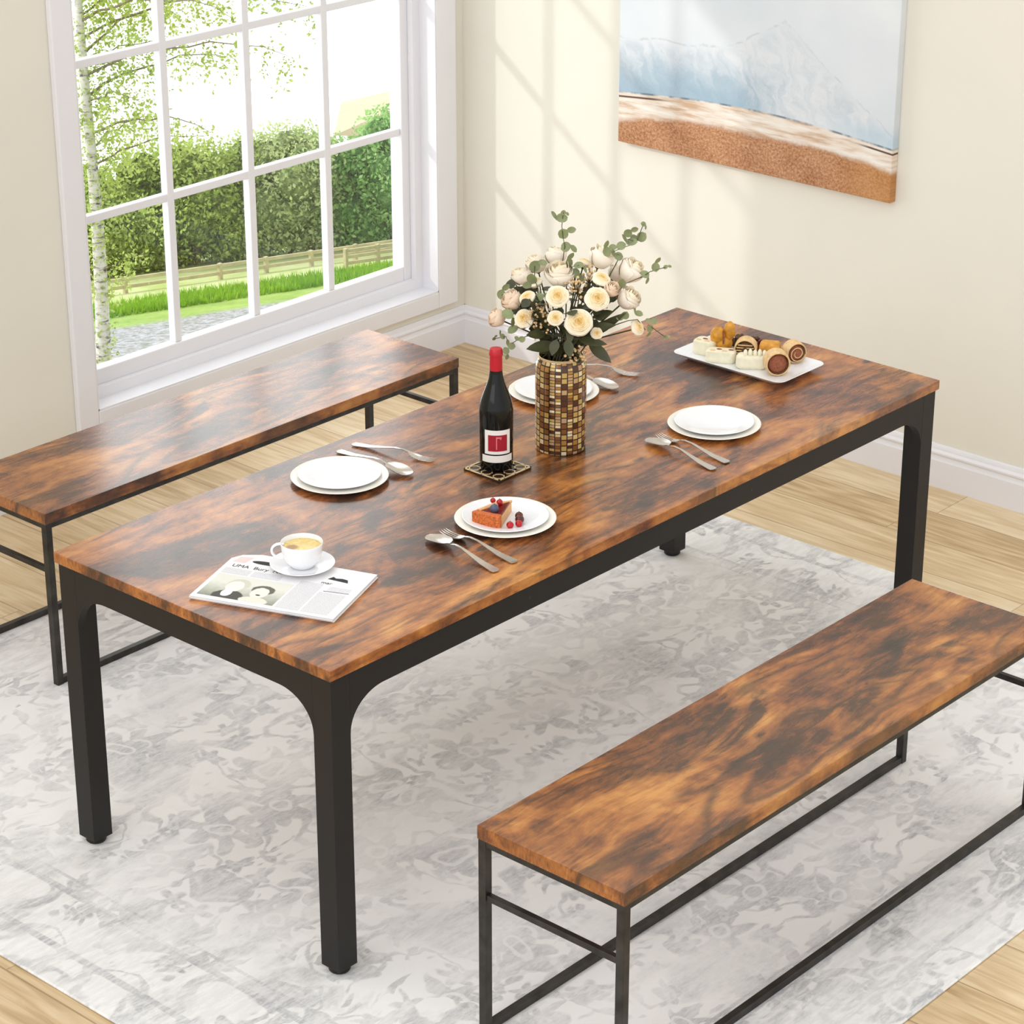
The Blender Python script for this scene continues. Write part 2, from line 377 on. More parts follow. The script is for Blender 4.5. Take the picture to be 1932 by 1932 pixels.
def columns_mat():
    m = Mat('printed_text_columns', 0.8, 0, 0.1); v, x, y, z = m.coord()
    l = (y/0.0034).fract().lt(0.45); wd = m.noise(m.comb(x*500, (y/0.0034).floor()*7, 0.0), 1, 1).gt(0.44)
    m.set('Base Color', m.mix(l*wd*0.38, srgb(226, 225, 228), srgb(110, 110, 116))); return m.m
M['columns'] = columns_mat()
M['newsprint'] = simple('newsprint', (232, 231, 232), 0.8, 0, 0.02, 60)

# ------------------------------------------------------------------ mesh helpers
class MB:
    def __init__(s): s.v = []; s.f = []; s.mi = []; s.cur = 0
    def add(s, vs, fs):
        o = len(s.v); s.v += [tuple(p) for p in vs]; s.f += [tuple(i+o for i in f) for f in fs]; s.mi += [s.cur]*len(fs); return s
    def box(s, x0, x1, y0, y1, z0, z1):
        return s.add([(x, y, z) for z in (z0, z1) for y in (y0, y1) for x in (x0, x1)],
                     [(0, 2, 3, 1), (4, 5, 7, 6), (0, 1, 5, 4), (2, 6, 7, 3), (0, 4, 6, 2), (1, 3, 7, 5)])
    def prism(s, poly, a, b, axis='z'):
        n = len(poly)
        def mk(p, h): return {'z': (p[0], p[1], h), 'y': (p[0], h, p[1]), 'x': (h, p[0], p[1])}[axis]
        vs = [mk(p, a) for p in poly]+[mk(p, b) for p in poly]
        return s.add(vs, [tuple(range(n-1, -1, -1)), tuple(range(n, 2*n))]+[(i, (i+1) % n, n+(i+1) % n, n+i) for i in range(n)])
    def lathe(s, prof, n=48, c=(0, 0, 0), a0=0, a1=2*pi):
        full = abs(a1-a0-2*pi) < 1e-6; k = n if full else n+1; vs = []
        for r, z in prof:
            for i in range(k):
                a = a0+(a1-a0)*i/n; vs.append((c[0]+r*math.cos(a), c[1]+r*math.sin(a), c[2]+z))
        fs = []
        for j in range(len(prof)-1):
            for i in range(n):
                i2 = (i+1) % k; fs.append((j*k+i, j*k+i2, (j+1)*k+i2, (j+1)*k+i))
        return s.add(vs, fs)
    def tube(s, pts, rad, n=8, cap=True):
        pts = [Vector(p) for p in pts]; m = len(pts)
        rr = rad if isinstance(rad, (list, tuple)) else [rad]*m
        vs = []; prev = None
        for i, p in enumerate(pts):
            d = (pts[min(i+1, m-1)]-pts[max(i-1, 0)]).normalized()
            if prev is None: prev = d.orthogonal().normalized()
            prev = (prev-d*prev.dot(d)).normalized(); q = d.cross(prev)
            for k in range(n):
                a = 2*pi*k/n; vs.append(p+(prev*math.cos(a)+q*math.sin(a))*rr[i])
        fs = [(i*n+k, i*n+(k+1) % n, (i+1)*n+(k+1) % n, (i+1)*n+k) for i in range(m-1) for k in range(n)]
        if cap: fs += [tuple(range(n-1, -1, -1)), tuple(range((m-1)*n, m*n))]
        return s.add(vs, fs)
    def ball(s, c, r, n=12, sq=(1, 1, 1), jit=0, seed=0):
        vs = []; fs = []; h = n//2+1; rnd = random.Random(seed)
        for j in range(h+1):
            t = pi*j/h
            for i in range(n):
                a = 2*pi*i/n; k = 1+(rnd.uniform(-jit, jit) if jit else 0)
                vs.append((c[0]+r*sq[0]*k*math.sin(t)*math.cos(a), c[1]+r*sq[1]*k*math.sin(t)*math.sin(a), c[2]-r*sq[2]*k*math.cos(t)))
        for j in range(h):
            for i in range(n): fs.append((j*n+i, j*n+(i+1) % n, (j+1)*n+(i+1) % n, (j+1)*n+i))
        return s.add(vs, fs)
    def xf(s, mat):
        s.v = [tuple(mat @ Vector(p)) for p in s.v]; return s
    def obj(s, name, mat, parent=None, loc=(0, 0, 0), rotz=0, smooth=True, ang=35, bevel=0, merge=False):
        me = bpy.data.meshes.new(name); me.from_pydata(s.v, [], s.f)
        for m in (mat if isinstance(mat, (list, tuple)) else [mat]): me.materials.append(m)
        me.polygons.foreach_set('material_index', s.mi)
        if merge:
            import bmesh
            b = bmesh.new(); b.from_mesh(me); bmesh.ops.remove_doubles(b, verts=b.verts, dist=1e-5); b.to_mesh(me); b.free()
        me.update()
        if smooth:
            me.polygons.foreach_set('use_smooth', [True]*len(me.polygons)); me.set_sharp_from_angle(angle=math.radians(ang))
        o = bpy.data.objects.new(name, me); COL.objects.link(o); o.location = loc; o.rotation_euler.z = rotz
        if parent: o.parent = parent
        if bevel:
            b = o.modifiers.new('bevel', 'BEVEL'); b.width = bevel; b.segments = 2; b.limit_method = 'ANGLE'
        return o

def empty(name, loc=(0, 0, 0), rotz=0, parent=None):
    o = bpy.data.objects.new(name, None); COL.objects.link(o); o.location = loc; o.rotation_euler.z = rotz; o.empty_display_size = 0.05
    if parent: o.parent = parent
    return o
def tag(o, label, cat, group=None, kind=None):
    o['label'] = label; o['category'] = cat
    if group: o['group'] = group
    if kind: o['kind'] = kind
    return o
def struct(o): o['kind'] = 'structure'; return o
def copy_tree(o, parent=None):
    c = o.copy(); COL.objects.link(c)
    if parent: c.parent = parent
    for ch in list(o.children): copy_tree(ch, c)
    return c

# ------------------------------------------------------------------ the room
XW, YW = 3.168, 2.56
WX0, WX1, WZ0, WZ1 = 1.475, 3.015, 0.225, 2.325       # window opening
struct(MB().box(-6, XW+0.2, -6, YW+0.2, -0.2, 0).obj('floor', M['floor'], smooth=False))
b = MB()
b.box(-6, WX0, YW, YW+0.2, 0, 4.2).box(WX1, XW, YW, YW+0.2, 0, 4.2).box(WX0, WX1, YW, YW+0.2, 0, WZ0).box(WX0, WX1, YW, YW+0.2, WZ1, 4.2)
struct(b.obj('wall_back', M['wall'], smooth=False))
struct(MB().box(XW, XW+0.2, -6, YW+0.2, 0, 4.2).obj('wall_right', M['wall'], smooth=False))
# baseboards: moulded profile (distance from wall, height)
prof = [(0, 0), (0.017, 0), (0.017, 0.088), (0.013, 0.096), (0.0125, 0.104), (0.0155, 0.109), (0.0155, 0.114), (0.010, 0.122), (0.009, 0.130), (0.005, 0.137), (0, 0.137)]
struct(MB().prism([(YW-d, h) for d, h in prof][::-1], -6, XW, 'x').obj('baseboard_back', M['white_paint'], ang=25))
struct(MB().prism([(XW-d, h) for d, h in prof], -6, YW, 'y').obj('baseboard_right', M['white_paint'], ang=25))
# window
win = struct(empty('window_1', (WX0, YW, WZ0)))
def wobj(mb, name, mat, bevel=0.002): return mb.xf(Matrix.Translation((-WX0, -YW, -WZ0))).obj(name, mat, win, smooth=False, bevel=bevel)
y0, y1 = YW-0.022, YW
c = MB(); c.box(WX0-0.078, WX0, y0, y1, WZ0-0.06, WZ1+0.08); c.box(WX1, WX1+0.098, y0, y1, WZ0-0.06, WZ1+0.08)
c.box(WX0, WX1, y0, y1, WZ0-0.06, WZ0); c.box(WX0, WX1, y0, y1, WZ1, WZ1+0.08)
wobj(c, 'casing', M['white_paint'], 0.004)
c = MB(); c.box(WX0, WX0+0.004, YW-0.02, YW+0.2, WZ0, WZ1).box(WX1-0.004, WX1, YW-0.02, YW+0.2, WZ0, WZ1)
c.box(WX0, WX1, YW-0.02, YW+0.2, WZ0, WZ0+0.004).box(WX0, WX1, YW-0.02, YW+0.2, WZ1-0.004, WZ1)
c.box(WX1-0.04, WX1-0.004, YW+0.052, YW+0.075, WZ0+0.004, WZ1).box(WX0+0.004, WX0+0.04, YW+0.052, YW+0.075, WZ0+0.004, WZ1).box(WX0+0.04, WX1-0.04, YW+0.052, YW+0.075, WZ0+0.004, WZ0+0.04)
wobj(c, 'jamb', M['white_paint'], 0)
GX0, GX1, GZ0, GZ1 = 1.555, 2.94, 0.315, 2.235
ya, yb = YW+0.076, YW+0.116
c = MB(); c.box(WX0+0.004, GX0, ya, yb, WZ0+0.004, WZ1).box(GX1, WX1-0.004, ya, yb, WZ0+0.004, WZ1).box(GX0, GX1, ya, yb, WZ0+0.004, GZ0).box(GX0, GX1, ya, yb, GZ1, WZ1)
wobj(c, 'sash', M['white_paint'], 0.004)
cw = (GX1-GX0)/4; rh = 0.482
for i in (1, 2, 3):
    x = GX0+cw*i; wobj(MB().box(x-0.014, x+0.014, ya+0.006, yb-0.004, GZ0, GZ1), 'muntin', M['white_paint'], 0.003)
for i in (1, 2, 3):
    z = GZ0+rh*i; wobj(MB().box(GX0, GX1, ya+0.008, yb-0.006, z-0.013, z+0.013), 'muntin', M['white_paint'], 0.003)
wobj(MB().box(GX0, GX1, yb-0.018, yb-0.014, GZ0, GZ1), 'glass_pane', M['glass'], 0)

# rug
rug = tag(MB().box(-1.47, 1.47, -1.455, 1.455, 0, 0.007).obj('area_rug', M['rug'], loc=(1.055, 0.475, 0.0005), bevel=0.003), 'pale grey distressed floral area rug lying under the dining table', 'rug')

# ------------------------------------------------------------------ dining table
L, W, LW, E, TH = 2.2357, 0.8769, 0.0546, 0.0066, 0.0255
table = tag(empty('dining_table', (L/2, W/2, 0.0075)), 'long dining table with rustic brown wood top and black metal legs', 'table')
def tp(mb, name, mat, bevel=0.0, **k): return mb.xf(Matrix.Translation((-L/2, -W/2, -0.0075))).obj(name, mat, table, bevel=bevel, **k)
tp(MB().box(0, L, 0, W, 0.75-TH, 0.75), 'tabletop', M['wood'], 0.0015)
ZT = 0.75-TH-0.0002
for lx in (E, L-E-LW):
    for ly in (E, W-E-LW):
        leg = tp(MB().box(lx, lx+LW, ly, ly+LW, 0.022, ZT), 'leg', M['frame'], 0.0012)
        cx, cy = lx+LW/2-L/2, ly+LW/2-W/2
        ft = MB().lathe([(0, 0), (0.021, 0), (0.024, 0.004), (0.024, 0.0145), (0, 0.0145)], 24, (cx, cy, 0)).obj('foot_pad', M['frame'], leg)
def apron(length):
    r = 0.1; zb = 0.664; zc = 0.083; xs = []
    for i in range(17):
        a = pi/2*i/16; xs.append((r*(1-math.cos(a)), zb-zc+zc*math.sin(a)))
    prof = xs+[(length-x, z) for x, z in xs[::-1]]
    return prof
def apron_mesh(length, fn, t):
    p = apron(length); n = len(p); vs = []
    for x, z in p:
        for d in (0, t): vs += [fn(x, d, z), fn(x, d, ZT)]
    fs = []
    for i in range(n-1):
        a, b_ = 4*i, 4*i+4
        fs += [(a, b_, b_+1, a+1), (a+2, a+3, b_+3, b_+2), (a, a+2, b_+2, b_), (a+1, b_+1, b_+3, a+3)]
    return MB().add(vs, fs)
xa = E+LW
fl = L-2*xa; fw = W-2*xa
for yy, dr in ((E+0.0004, 1), (W-E-0.0004, -1)):
    ap = tp(apron_mesh(fl, lambda x, d, z: (xa+x, yy+dr*d, z), 0.022), 'apron', M['frame'])
    for bx in (0.62, 1.43):
        s = MB().lathe([(0, 0), (0.003, 0), (0.004, 0.0015), (0.004, 0.002)], 12).xf(Matrix.Rotation(-dr*pi/2, 4, 'X'))
        s.obj('bolt', M['iron'], ap, loc=(bx-L/2, yy-dr*0.0005-W/2, 0.692-0.0075))
for xx, dr in ((E+0.0004, 1), (L-E-0.0004, -1)):
    tp(apron_mesh(fw, lambda x, d, z: (xx+dr*d, xa+x, z), 0.022), 'apron', M['frame'])

# ------------------------------------------------------------------ benches
def make_bench(name, label, loc):
    BL, BW, H, T, R = 1.552, 0.3815, 0.4927, 0.031, 0.0195
    r = tag(empty(name, loc), label, 'bench', 'rustic wood benches beside the table')
    x0, x1, y0, y1 = -BL/2, BL/2, -BW/2, BW/2
    MB().box(x0, x1, y0, y1, H-T, H).obj('seat', M['wood_bench'], r, bevel=0.0012)
    zt = H-T-0.0002; q = 0.0015
    for sx in (x0+q, x1-q-R):
        for sy in (y0+q, y1-q-R): MB().box(sx, sx+R, sy, sy+R, 0, zt).obj('leg', M['iron'], r, bevel=0.001)
        MB().box(sx+0.001, sx+R-0.001, y0+q+R, y1-q-R, zt-0.014, zt).obj('top_rail', M['iron'], r, bevel=0.001)
        MB().box(sx+0.003, sx+R-0.003, y0+q+R, y1-q-R, 0.322, 0.336).obj('crossbar', M['iron'], r, bevel=0.001)
    for sy in (y0+q, y1-q-R):
        MB().box(x0+q+R, x1-q-R, sy+0.001, sy+R-0.001, zt-0.014, zt).obj('top_rail', M['iron'], r, bevel=0.001)
        MB().box(x0+q+R, x1-q-R, sy+0.001, sy+R-0.001, 0.001, 0.018).obj('base_bar', M['iron'], r, bevel=0.001)
    return r
bench = make_bench('bench', 'rustic brown wood bench with thin iron frame in the foreground on the rug', (0.839, -0.534, 0.0075))
b2 = copy_tree(bench); b2.location = (1.245, 1.7108, 0.0075); b2['label'] = 'rustic brown wood bench with iron frame standing under the window'

# ------------------------------------------------------------------ painting
tag(MB().box(-0.03, 0, -0.5325, 0.5325, 0, 1.0).obj('canvas_painting', M['painting'], loc=(XW-0.0003, 1.3075, 0.872), bevel=0.002),
    'abstract seascape canvas with blue haze and brown sand hanging on the right wall', 'painting')

# ------------------------------------------------------------------ plates
ZP = 0.7502
def plate_prof(R, h, t=0.003):
    return [(0, 0), (R*0.55, 0), (R*0.58, 0.002), (R*0.72, h*0.45), (R*0.99, h*0.93), (R, h), (R*0.985, h+0.0012), (R*0.90, h*0.86+0.001), (R*0.72, h*0.45+t), (R*0.6, t+0.001), (0, t+0.001)]
PL = [((0.719, 0.697), 'at the far left place setting, before the window bench'),
      ((0.796, 0.237), 'holding the stack with the cake slice at the near side'),
      ((1.581, 0.240), 'at the near right place setting by the food tray'),
      ((1.489, 0.690), 'half hidden behind the mosaic vase')]
SL = [('small white plate stacked on the dinner plate at the far left setting', 0), ('small white plate carrying the cake slice and cherries', 1),
      ('small empty white plate stacked at the near right setting', 2), ('small white plate stacked behind the mosaic vase', 3)]
first = None
for (x, y), lb in PL:
    if first is None: o = first = MB().lathe(plate_prof(0.117, 0.011), 72).obj('dinner_plate', M['ceramic_cream'])
    else: o = copy_tree(first)
    o.location = (x, y, ZP); tag(o, 'round cream rimmed dinner plate '+lb, 'plate', 'dinner plates on the table')
first = None
for (lb, i) in SL:
    (x, y), _ = PL[i]
    if first is None: o = first = MB().lathe(plate_prof(0.100, 0.0125), 72).obj('side_plate', M['ceramic'])
    else: o = copy_tree(first)
    o.location = (x, y, ZP+0.0052); tag(o, lb, 'plate', 'small plates stacked on the dinner plates')

# ------------------------------------------------------------------ cutlery (length along +x, bowl or tines at +x)
def strip(st, across=6, t=0.0016):
    vs = []; n = len(st); m = across+1
    for side in (0, 1):
        for x, hw, z, dish in st:
            for j in range(m):
                u = -1+2*j/across; vs.append((x, u*hw, z+dish*(u*u)-(t if side else 0)))
    fs = []
    for i in range(n-1):
        for j in range(across):
            a = i*m+j; fs.append((a, a+m, a+m+1, a+1)); a2 = a+n*m; fs.append((a2, a2+1, a2+m+1, a2+m))
    N = n*m
    for i in range(n-1):
        a = i*m; fs.append((a, a+N, a+N+m, a+m)); a = i*m+m-1; fs.append((a, a+m, a+N+m, a+N))
    for j in range(across):
        fs.append((j, j+1, j+1+N, j+N)); a = (n-1)*m+j; fs.append((a, a+N, a+1+N, a+1))
    return MB().add(vs, fs)
HND = [(0, 0.003, 0.0045, 0), (0.003, 0.0095, 0.0042, 0), (0.010, 0.0110, 0.0038, 0), (0.05, 0.0085, 0.006, 0), (0.09, 0.0055, 0.012, 0), (0.12, 0.0035, 0.017, 0), (0.145, 0.0032, 0.0175, 0), (0.165, 0.004, 0.012, 0)]
def make_spoon():
    r = empty('spoon'); strip(HND).obj('handle', M['silver'], r, ang=60)
    st = []
    for i in range(15):
        u = i/14; x = 0.165+0.078*u; hw = 0.004 if i == 0 else 0.0225*math.sqrt(max(0, 1-((u-0.56)/(0.58 if u < 0.56 else 0.445))**2))+0.0012
        zc = 0.012*(1-u)**2+0.0022+0.006*u**3; st.append((x, hw, zc, 0.007*math.sin(pi*min(1, u+0.05))))
    strip(st, 8, 0.0014).obj('bowl', M['silver'], r, ang=70); return r
def make_fork():
    r = empty('fork'); strip(HND[:-1]+[(0.160, 0.004, 0.0145, 0)]).obj('handle', M['silver'], r, ang=60)
    strip([(0.160, 0.004, 0.0145, 0), (0.168, 0.0085, 0.009, 0.001), (0.176, 0.0118, 0.0055, 0.002), (0.188, 0.0125, 0.0032, 0.002), (0.193, 0.0125, 0.0030, 0.002)], 6, 0.0014).obj('head', M['silver'], r, ang=60)
    for k in range(4):
        yc = -0.0105+0.007*k; m = MB()
        pts = [(0.192, yc, 0.0032), (0.21, yc, 0.0030), (0.225, yc, 0.0042), (0.236, yc*0.96, 0.0075)]
        m.tube(pts, [0.0016, 0.0016, 0.0014, 0.0006], 6).obj('tine', M['silver'], r)
    return r
spoon0, fork0 = make_spoon(), make_fork()
SP = [((0.577, 0.065), (0.615, 0.33), 'silver spoon lying beside the cake plate, nearer the newspaper'),
      ((1.354, 0.064), (1.399, 0.33), 'silver spoon lying left of the empty near right plate'),
      ((0.838, 0.823), (0.842, 0.60), 'silver spoon behind the far left plate, tucked against its rim'),
      ((1.61, 0.823), (1.612, 0.60), 'silver spoon mostly hidden behind the vase and its plate')]
FK = [((0.640, 0.066), (0.655, 0.31), 'silver fork lying between the spoon and the cake plate'),
      ((1.411, 0.066), (1.435, 0.31), 'silver fork lying between its spoon and the near right plate'),
      ((0.893, 0.828), (0.945, 0.60), 'silver fork behind the far left plate with tines toward the wine bottle'),
      ((1.66, 0.828), (1.73, 0.61), 'silver fork reaching out behind the vase with raised tines')]
for proto, lst, cat in ((spoon0, SP, 'spoon'), (fork0, FK, 'fork')):
    for i, (a, bb, lb) in enumerate(lst):
        o = proto if i == 0 else copy_tree(proto)
        o.location = (a[0], a[1], ZP); o.rotation_euler.z = math.atan2(bb[1]-a[1], bb[0]-a[0]); tag(o, lb, cat, 'silver '+cat+'s at the place settings')

# ------------------------------------------------------------------ bottle on coaster
cst = tag(empty('coaster', (1.012, 0.456, ZP)), 'square dark coaster with cream lattice under the wine bottle', 'coaster')
MB().box(-0.0575, 0.0575, -0.0575, 0.0575, 0, 0.005).obj('board', M['coaster'], cst, bevel=0.001)
m = MB(); h0, h1 = 0.0048, 0.0062; k = 0.0575
m.box(-k, k, -k, -k+0.004, h0, h1).box(-k, k, k-0.004, k, h0, h1).box(-k, -k+0.004, -k, k, h0, h1).box(k-0.004, k, -k, k, h0, h1)
def bar(m, p, q, wd):
    d = Vector((q[0]-p[0], q[1]-p[1])).normalized(); n = Vector((-d.y, d.x))*wd/2; P, Q = Vector(p), Vector(q)
    m.prism([tuple(P+n), tuple(P-n), tuple(Q-n), tuple(Q+n)][::-1], h0, h1)
g = 0.0385
for i in range(3):
    for j in range(3):
        cx, cy = -g+g*i, -g+g*j; s = g/2
        pts = [(cx+s*0.72*math.cos(a), cy+s*0.72*math.sin(a)) for a in [pi/4*t+pi/8 for t in range(8)]]
        for t in range(8): bar(m, pts[t], pts[(t+1) % 8], 0.0024)
        for dx, dy in ((1, 0), (0, 1)):
            bar(m, (cx+dx*s*0.68, cy+dy*s*0.68), (cx+dx*s*1.3, cy+dy*s*1.3), 0.0024); bar(m, (cx-dx*s*0.68, cy-dy*s*0.68), (cx-dx*s*1.3, cy-dy*s*1.3), 0.0024)
m.v = [(max(-k, min(k, p[0])), max(-k, min(k, p[1])), p[2]) for p in m.v]
m.obj('lattice', M['gold'], cst, smooth=False)
bt = tag(empty('wine_bottle', (1.014, 0.462, ZP+0.0064)), 'dark wine bottle with red foil neck and red square label', 'bottle')
MB().lathe([(0, 0.003), (0.030, 0.0), (0.038, 0.002), (0.0405, 0.007), (0.0410, 0.10), (0.0410, 0.145), (0.0395, 0.160), (0.0355, 0.176), (0.0290, 0.194), (0.0222, 0.212), (0.0175, 0.228), (0.0153, 0.243), (0.0145, 0.262), (0.0142, 0.288), (0.0142, 0.2925), (0, 0.2925)], 64).obj('glass_body', M['bottle'], bt, ang=50)
MB().lathe([(0.0150, 0.226), (0.0152, 0.262), (0.0149, 0.284), (0.0164, 0.2845), (0.0166, 0.290), (0.0158, 0.2935), (0.0152, 0.299), (0.0140, 0.3005), (0, 0.3005)], 48).obj('foil_capsule', M['capsule'], bt)
AC = math.atan2(-0.666, -0.746)+0.10
def patch(r, a0, a1, z0, z1, name, mat, par, t=0.0004):
    n = 24; return MB().lathe([(r, z0), (r+t, z0), (r+t, z1), (r, z1)], n, a0=AC+a0, a1=AC+a1).obj(name, mat, par, smooth=True, ang=40)
lab = patch(0.0411, -0.80, 0.80, 0.047, 0.108, 'front_label', M['paper'], bt)
patch(0.0411, -1.0, 1.0, 0.026, 0.0435, 'lower_label', M['paper'], bt)
patch(0.0416, -0.57, 0.57, 0.055, 0.096, 'red_square', M['red_ink'], lab)
rl = patch(0.0421, -0.10, -0.04, 0.060, 0.092, 'letter_r', M['pink_ink'], lab)
patch(0.0421, -0.04, 0.22, 0.088, 0.0915, 'letter_r', M['pink_ink'], lab); patch(0.0421, 0.12, 0.20, 0.085, 0.089, 'letter_r', M['pink_ink'], lab)

# ------------------------------------------------------------------ newspaper, saucer, cup
NA = math.atan2(-0.931, 0.364)
news = tag(empty('newspaper', (0.038, 0.468, ZP), NA), 'folded newspaper with a portrait photograph lying at the near left corner', 'newspaper')
# local: x along the bottom edge, y up the page
def sheet(dx, dy, z0, z1, cut):
    p = [(0+dx, 0+dy), (0.337+dx, 0.0+dy), (0.337+dx, 0.236+dy), (0.06, 0.243+dy), (0.0+cut, 0.228+dy), (dx, 0.205+dy)]
    return MB().prism(p, z0, z1)
for i, (dx, dy, ct) in enumerate([(0.002, 0.002, 0.02), (0.0, 0.0, 0.016), (0.001, 0.001, 0.018)]):
    sheet(dx, dy, i*0.0031, i*0.0031+0.0029, ct).obj('folded_sheet', M['newsprint'], news, bevel=0.0009)
zt = 0.0092
def print_box(x0, x1, y0, y1, name, mat): 
    return MB().box(0, x1-x0, 0, y1-y0, 0, 0.0002).obj(name, mat, news, loc=(x0, y0, zt), smooth=False)
print_box(0.012, 0.190, 0.014, 0.125, 'printed_photograph', M['newsphoto'])
print_box(0.196, 0.250, 0.012, 0.150, 'text_column', M['columns']); print_box(0.256, 0.318, 0.012, 0.112, 'text_column', M['columns'])
print_box(0.012, 0.075, 0.131, 0.158, 'text_column', M['columns']); print_box(0.082, 0.150, 0.131, 0.158, 'text_column', M['columns'])
pb = print_box(0.268, 0.318, 0.118, 0.145, 'printed_photograph', M['columns'])
m = MB(); m.prism([(0.262, 0.118), (0.320, 0.122), (0.320, 0.1235), (0.262, 0.1195)], zt, zt+0.0004).obj('printed_mark', M['black_ink'], news, smooth=False)
m = MB(); m.prism([(0.088+0.034*math.cos(a), 0.203+0.0085*math.sin(a)) for a in [2*pi*i/20 for i in range(20)]], zt, zt+0.0003); m.obj('masthead_blot', M['black_ink'], news, smooth=False)
m = MB(); m.prism([(0.246, 0.178), (0.296, 0.172), (0.290, 0.186), (0.276, 0.189), (0.262, 0.186), (0.254, 0.192)], zt, zt+0.0003); m.obj('masthead_blot', M['black_ink'], news, smooth=False)
MB().prism([(0.012, 0.190), (0.040, 0.190), (0.050, 0.222), (0.020, 0.216)], zt, zt+0.0002).obj('pink_corner_print', simple('faint_pink_ink', (232, 206, 206), 0.8), news, smooth=False)
def text(s, size, x, y, name, rot=0):
    cu = bpy.data.curves.new(name, 'FONT'); cu.body = s; cu.size = size; cu.extrude = 0.0001
    o = bpy.data.objects.new(name, cu); COL.objects.link(o); dg = bpy.context.evaluated_depsgraph_get(); dg.update()
    me = bpy.data.meshes.new_from_object(o.evaluated_get(dg)); bpy.data.objects.remove(o)
    me.materials.clear(); me.materials.append(M['black_ink'])
    q = bpy.data.objects.new(name, me); COL.objects.link(q); q.parent = news; q.location = (x, y, zt+0.0002); q.rotation_euler.z = rot
    return q
text('UMA  Bury  No  B.', 0.019, 0.020, 0.166, 'headline', 0.0)
text('mar', 0.016, 0.240, 0.153, 'headline')
zs = ZP+0.0096
tag(MB().lathe([(0, 0), (0.036, 0), (0.038, 0.002), (0.055, 0.006), (0.070, 0.012), (0.0715, 0.0135), (0.070, 0.0142), (0.054, 0.0085), (0.034, 0.0048), (0, 0.0048)], 64).obj('saucer', M['ceramic'], loc=(0.297, 0.386, zs)),
    'round white saucer on the newspaper under the coffee cup', 'saucer')
cup = tag(empty('coffee_cup', (0.297, 0.386, zs+0.0052)), 'white coffee cup with milky coffee standing on the saucer', 'cup')
MB().lathe([(0, 0.002), (0.024, 0.0), (0.026, 0.001), (0.027, 0.004), (0.034, 0.009), (0.041, 0.020), (0.0445, 0.034), (0.0462, 0.050), (0.0468, 0.057), (0.0458, 0.0577), (0.0446, 0.056), (0.0430, 0.034), (0.0395, 0.021), (0.032, 0.012), (0, 0.009)], 64).obj('bowl', M['ceramic'], cup, ang=60)
MB().lathe([(0, 0.0465), (0.0442, 0.0465)], 48).obj('coffee', M['coffee'], cup)
hp = []
for i in range(15):
    a = pi*0.62-(pi*1.22)*i/14
    hp.append((0.0465+0.018*math.cos(a)*(1.15 if i else 1), 0, 0.033+0.017*math.sin(a)))
MB().tube(hp, 0.0030, 10).xf(Matrix.Diagonal((1, 1.4, 1, 1))).obj('handle', M['ceramic'], cup, rotz=math.atan2(0.746, -0.665)-0.1)

# ------------------------------------------------------------------ cake slice and fruit
zc = ZP+0.0052+0.0044
A, B_, T_ = Vector((0.700, 0.254)), Vector((0.716, 0.182)), Vector((0.812, 0.232))
cake = tag(empty('cake_slice', (0.760, 0.243, zc)), 'berry cake slice with baked orange crust on the small plate', 'cake')
def loc2(p): return (p[0]-0.74, p[1]-0.225)
mid = (A+B_)/2+(((A+B_)/2-T_).normalized()*0.008)
outer = [loc2(A*(1-t)**2+mid*2*t*(1-t)+B_*t*t) for t in [i/8 for i in range(9)]]
inner = [(p[0]+(loc2(T_)[0]-p[0])*0.16, p[1]+(loc2(T_)[1]-p[1])*0.16) for p in outer]
MB().prism(outer+inner[::-1], 0, 0.031).obj('crust', M['crust'], cake, bevel=0.002)
MB().prism([outer[0], outer[-1], loc2(T_)], 0, 0.005).obj('base', M['cream'], cake)
MB().prism([inner[0], inner[-1], loc2(T_)], 0.005, 0.023).obj('sponge', M['cream'], cake, bevel=0.001)
s = 0.88
cen = ((inner[0][0]+inner[-1][0]+loc2(T_)[0])/3, (inner[0][1]+inner[-1][1]+loc2(T_)[1])/3)
MB().prism([(cen[0]+(p[0]-cen[0])*s, cen[1]+(p[1]-cen[1])*s) for p in (inner[0], inner[-1], loc2(T_))], 0.023, 0.028).obj('jam_topping', M['jam'], cake, bevel=0.002)
MB().tube([(inner[0][0], inner[0][1], 0.026), ((inner[0][0]+loc2(T_)[0])/2, (inner[0][1]+loc2(T_)[1])/2, 0.029), (loc2(T_)[0], loc2(T_)[1], 0.025)], [0.005, 0.006, 0.003], 10).obj('pastry_rim', M['cream'], cake)
FR = [('blueberry', 'blueberry', (0.738, 0.219, zc+0.035), 0.0105, 'dusty blueberry sitting in the middle of the cake slice', 'berry', None),
      ('red_berry', 'berry', (0.775, 0.236, zc+0.0335), 0.0075, 'red berry on the cake slice, rightmost on its top', 'berry', None),
      ('red_berry', 'berry', (0.768, 0.250, zc+0.036), 0.0065, 'red berry on the cake slice, at its far edge', 'berry', None),
      ('red_berry', 'berry', (0.737, 0.170, zc+0.0085), 0.0085, 'bright red berry on the plate beside the cake front', 'berry', None),
      ('red_berry', 'berry', (0.756, 0.160, zc+0.009), 0.0085, 'deep red berry on the plate in front of the dark cherry', 'berry', None),
      ('dark_cherry', 'cherry', (0.772, 0.172, zc+0.0105), 0.0105, 'dark brown cherry on the plate right of the cake', 'cherry', None),
      ('dark_cherry', 'cherry', (0.787, 0.187, zc+0.0098), 0.0095, 'dark cherry furthest back beside the cake slice', 'cherry', None)]
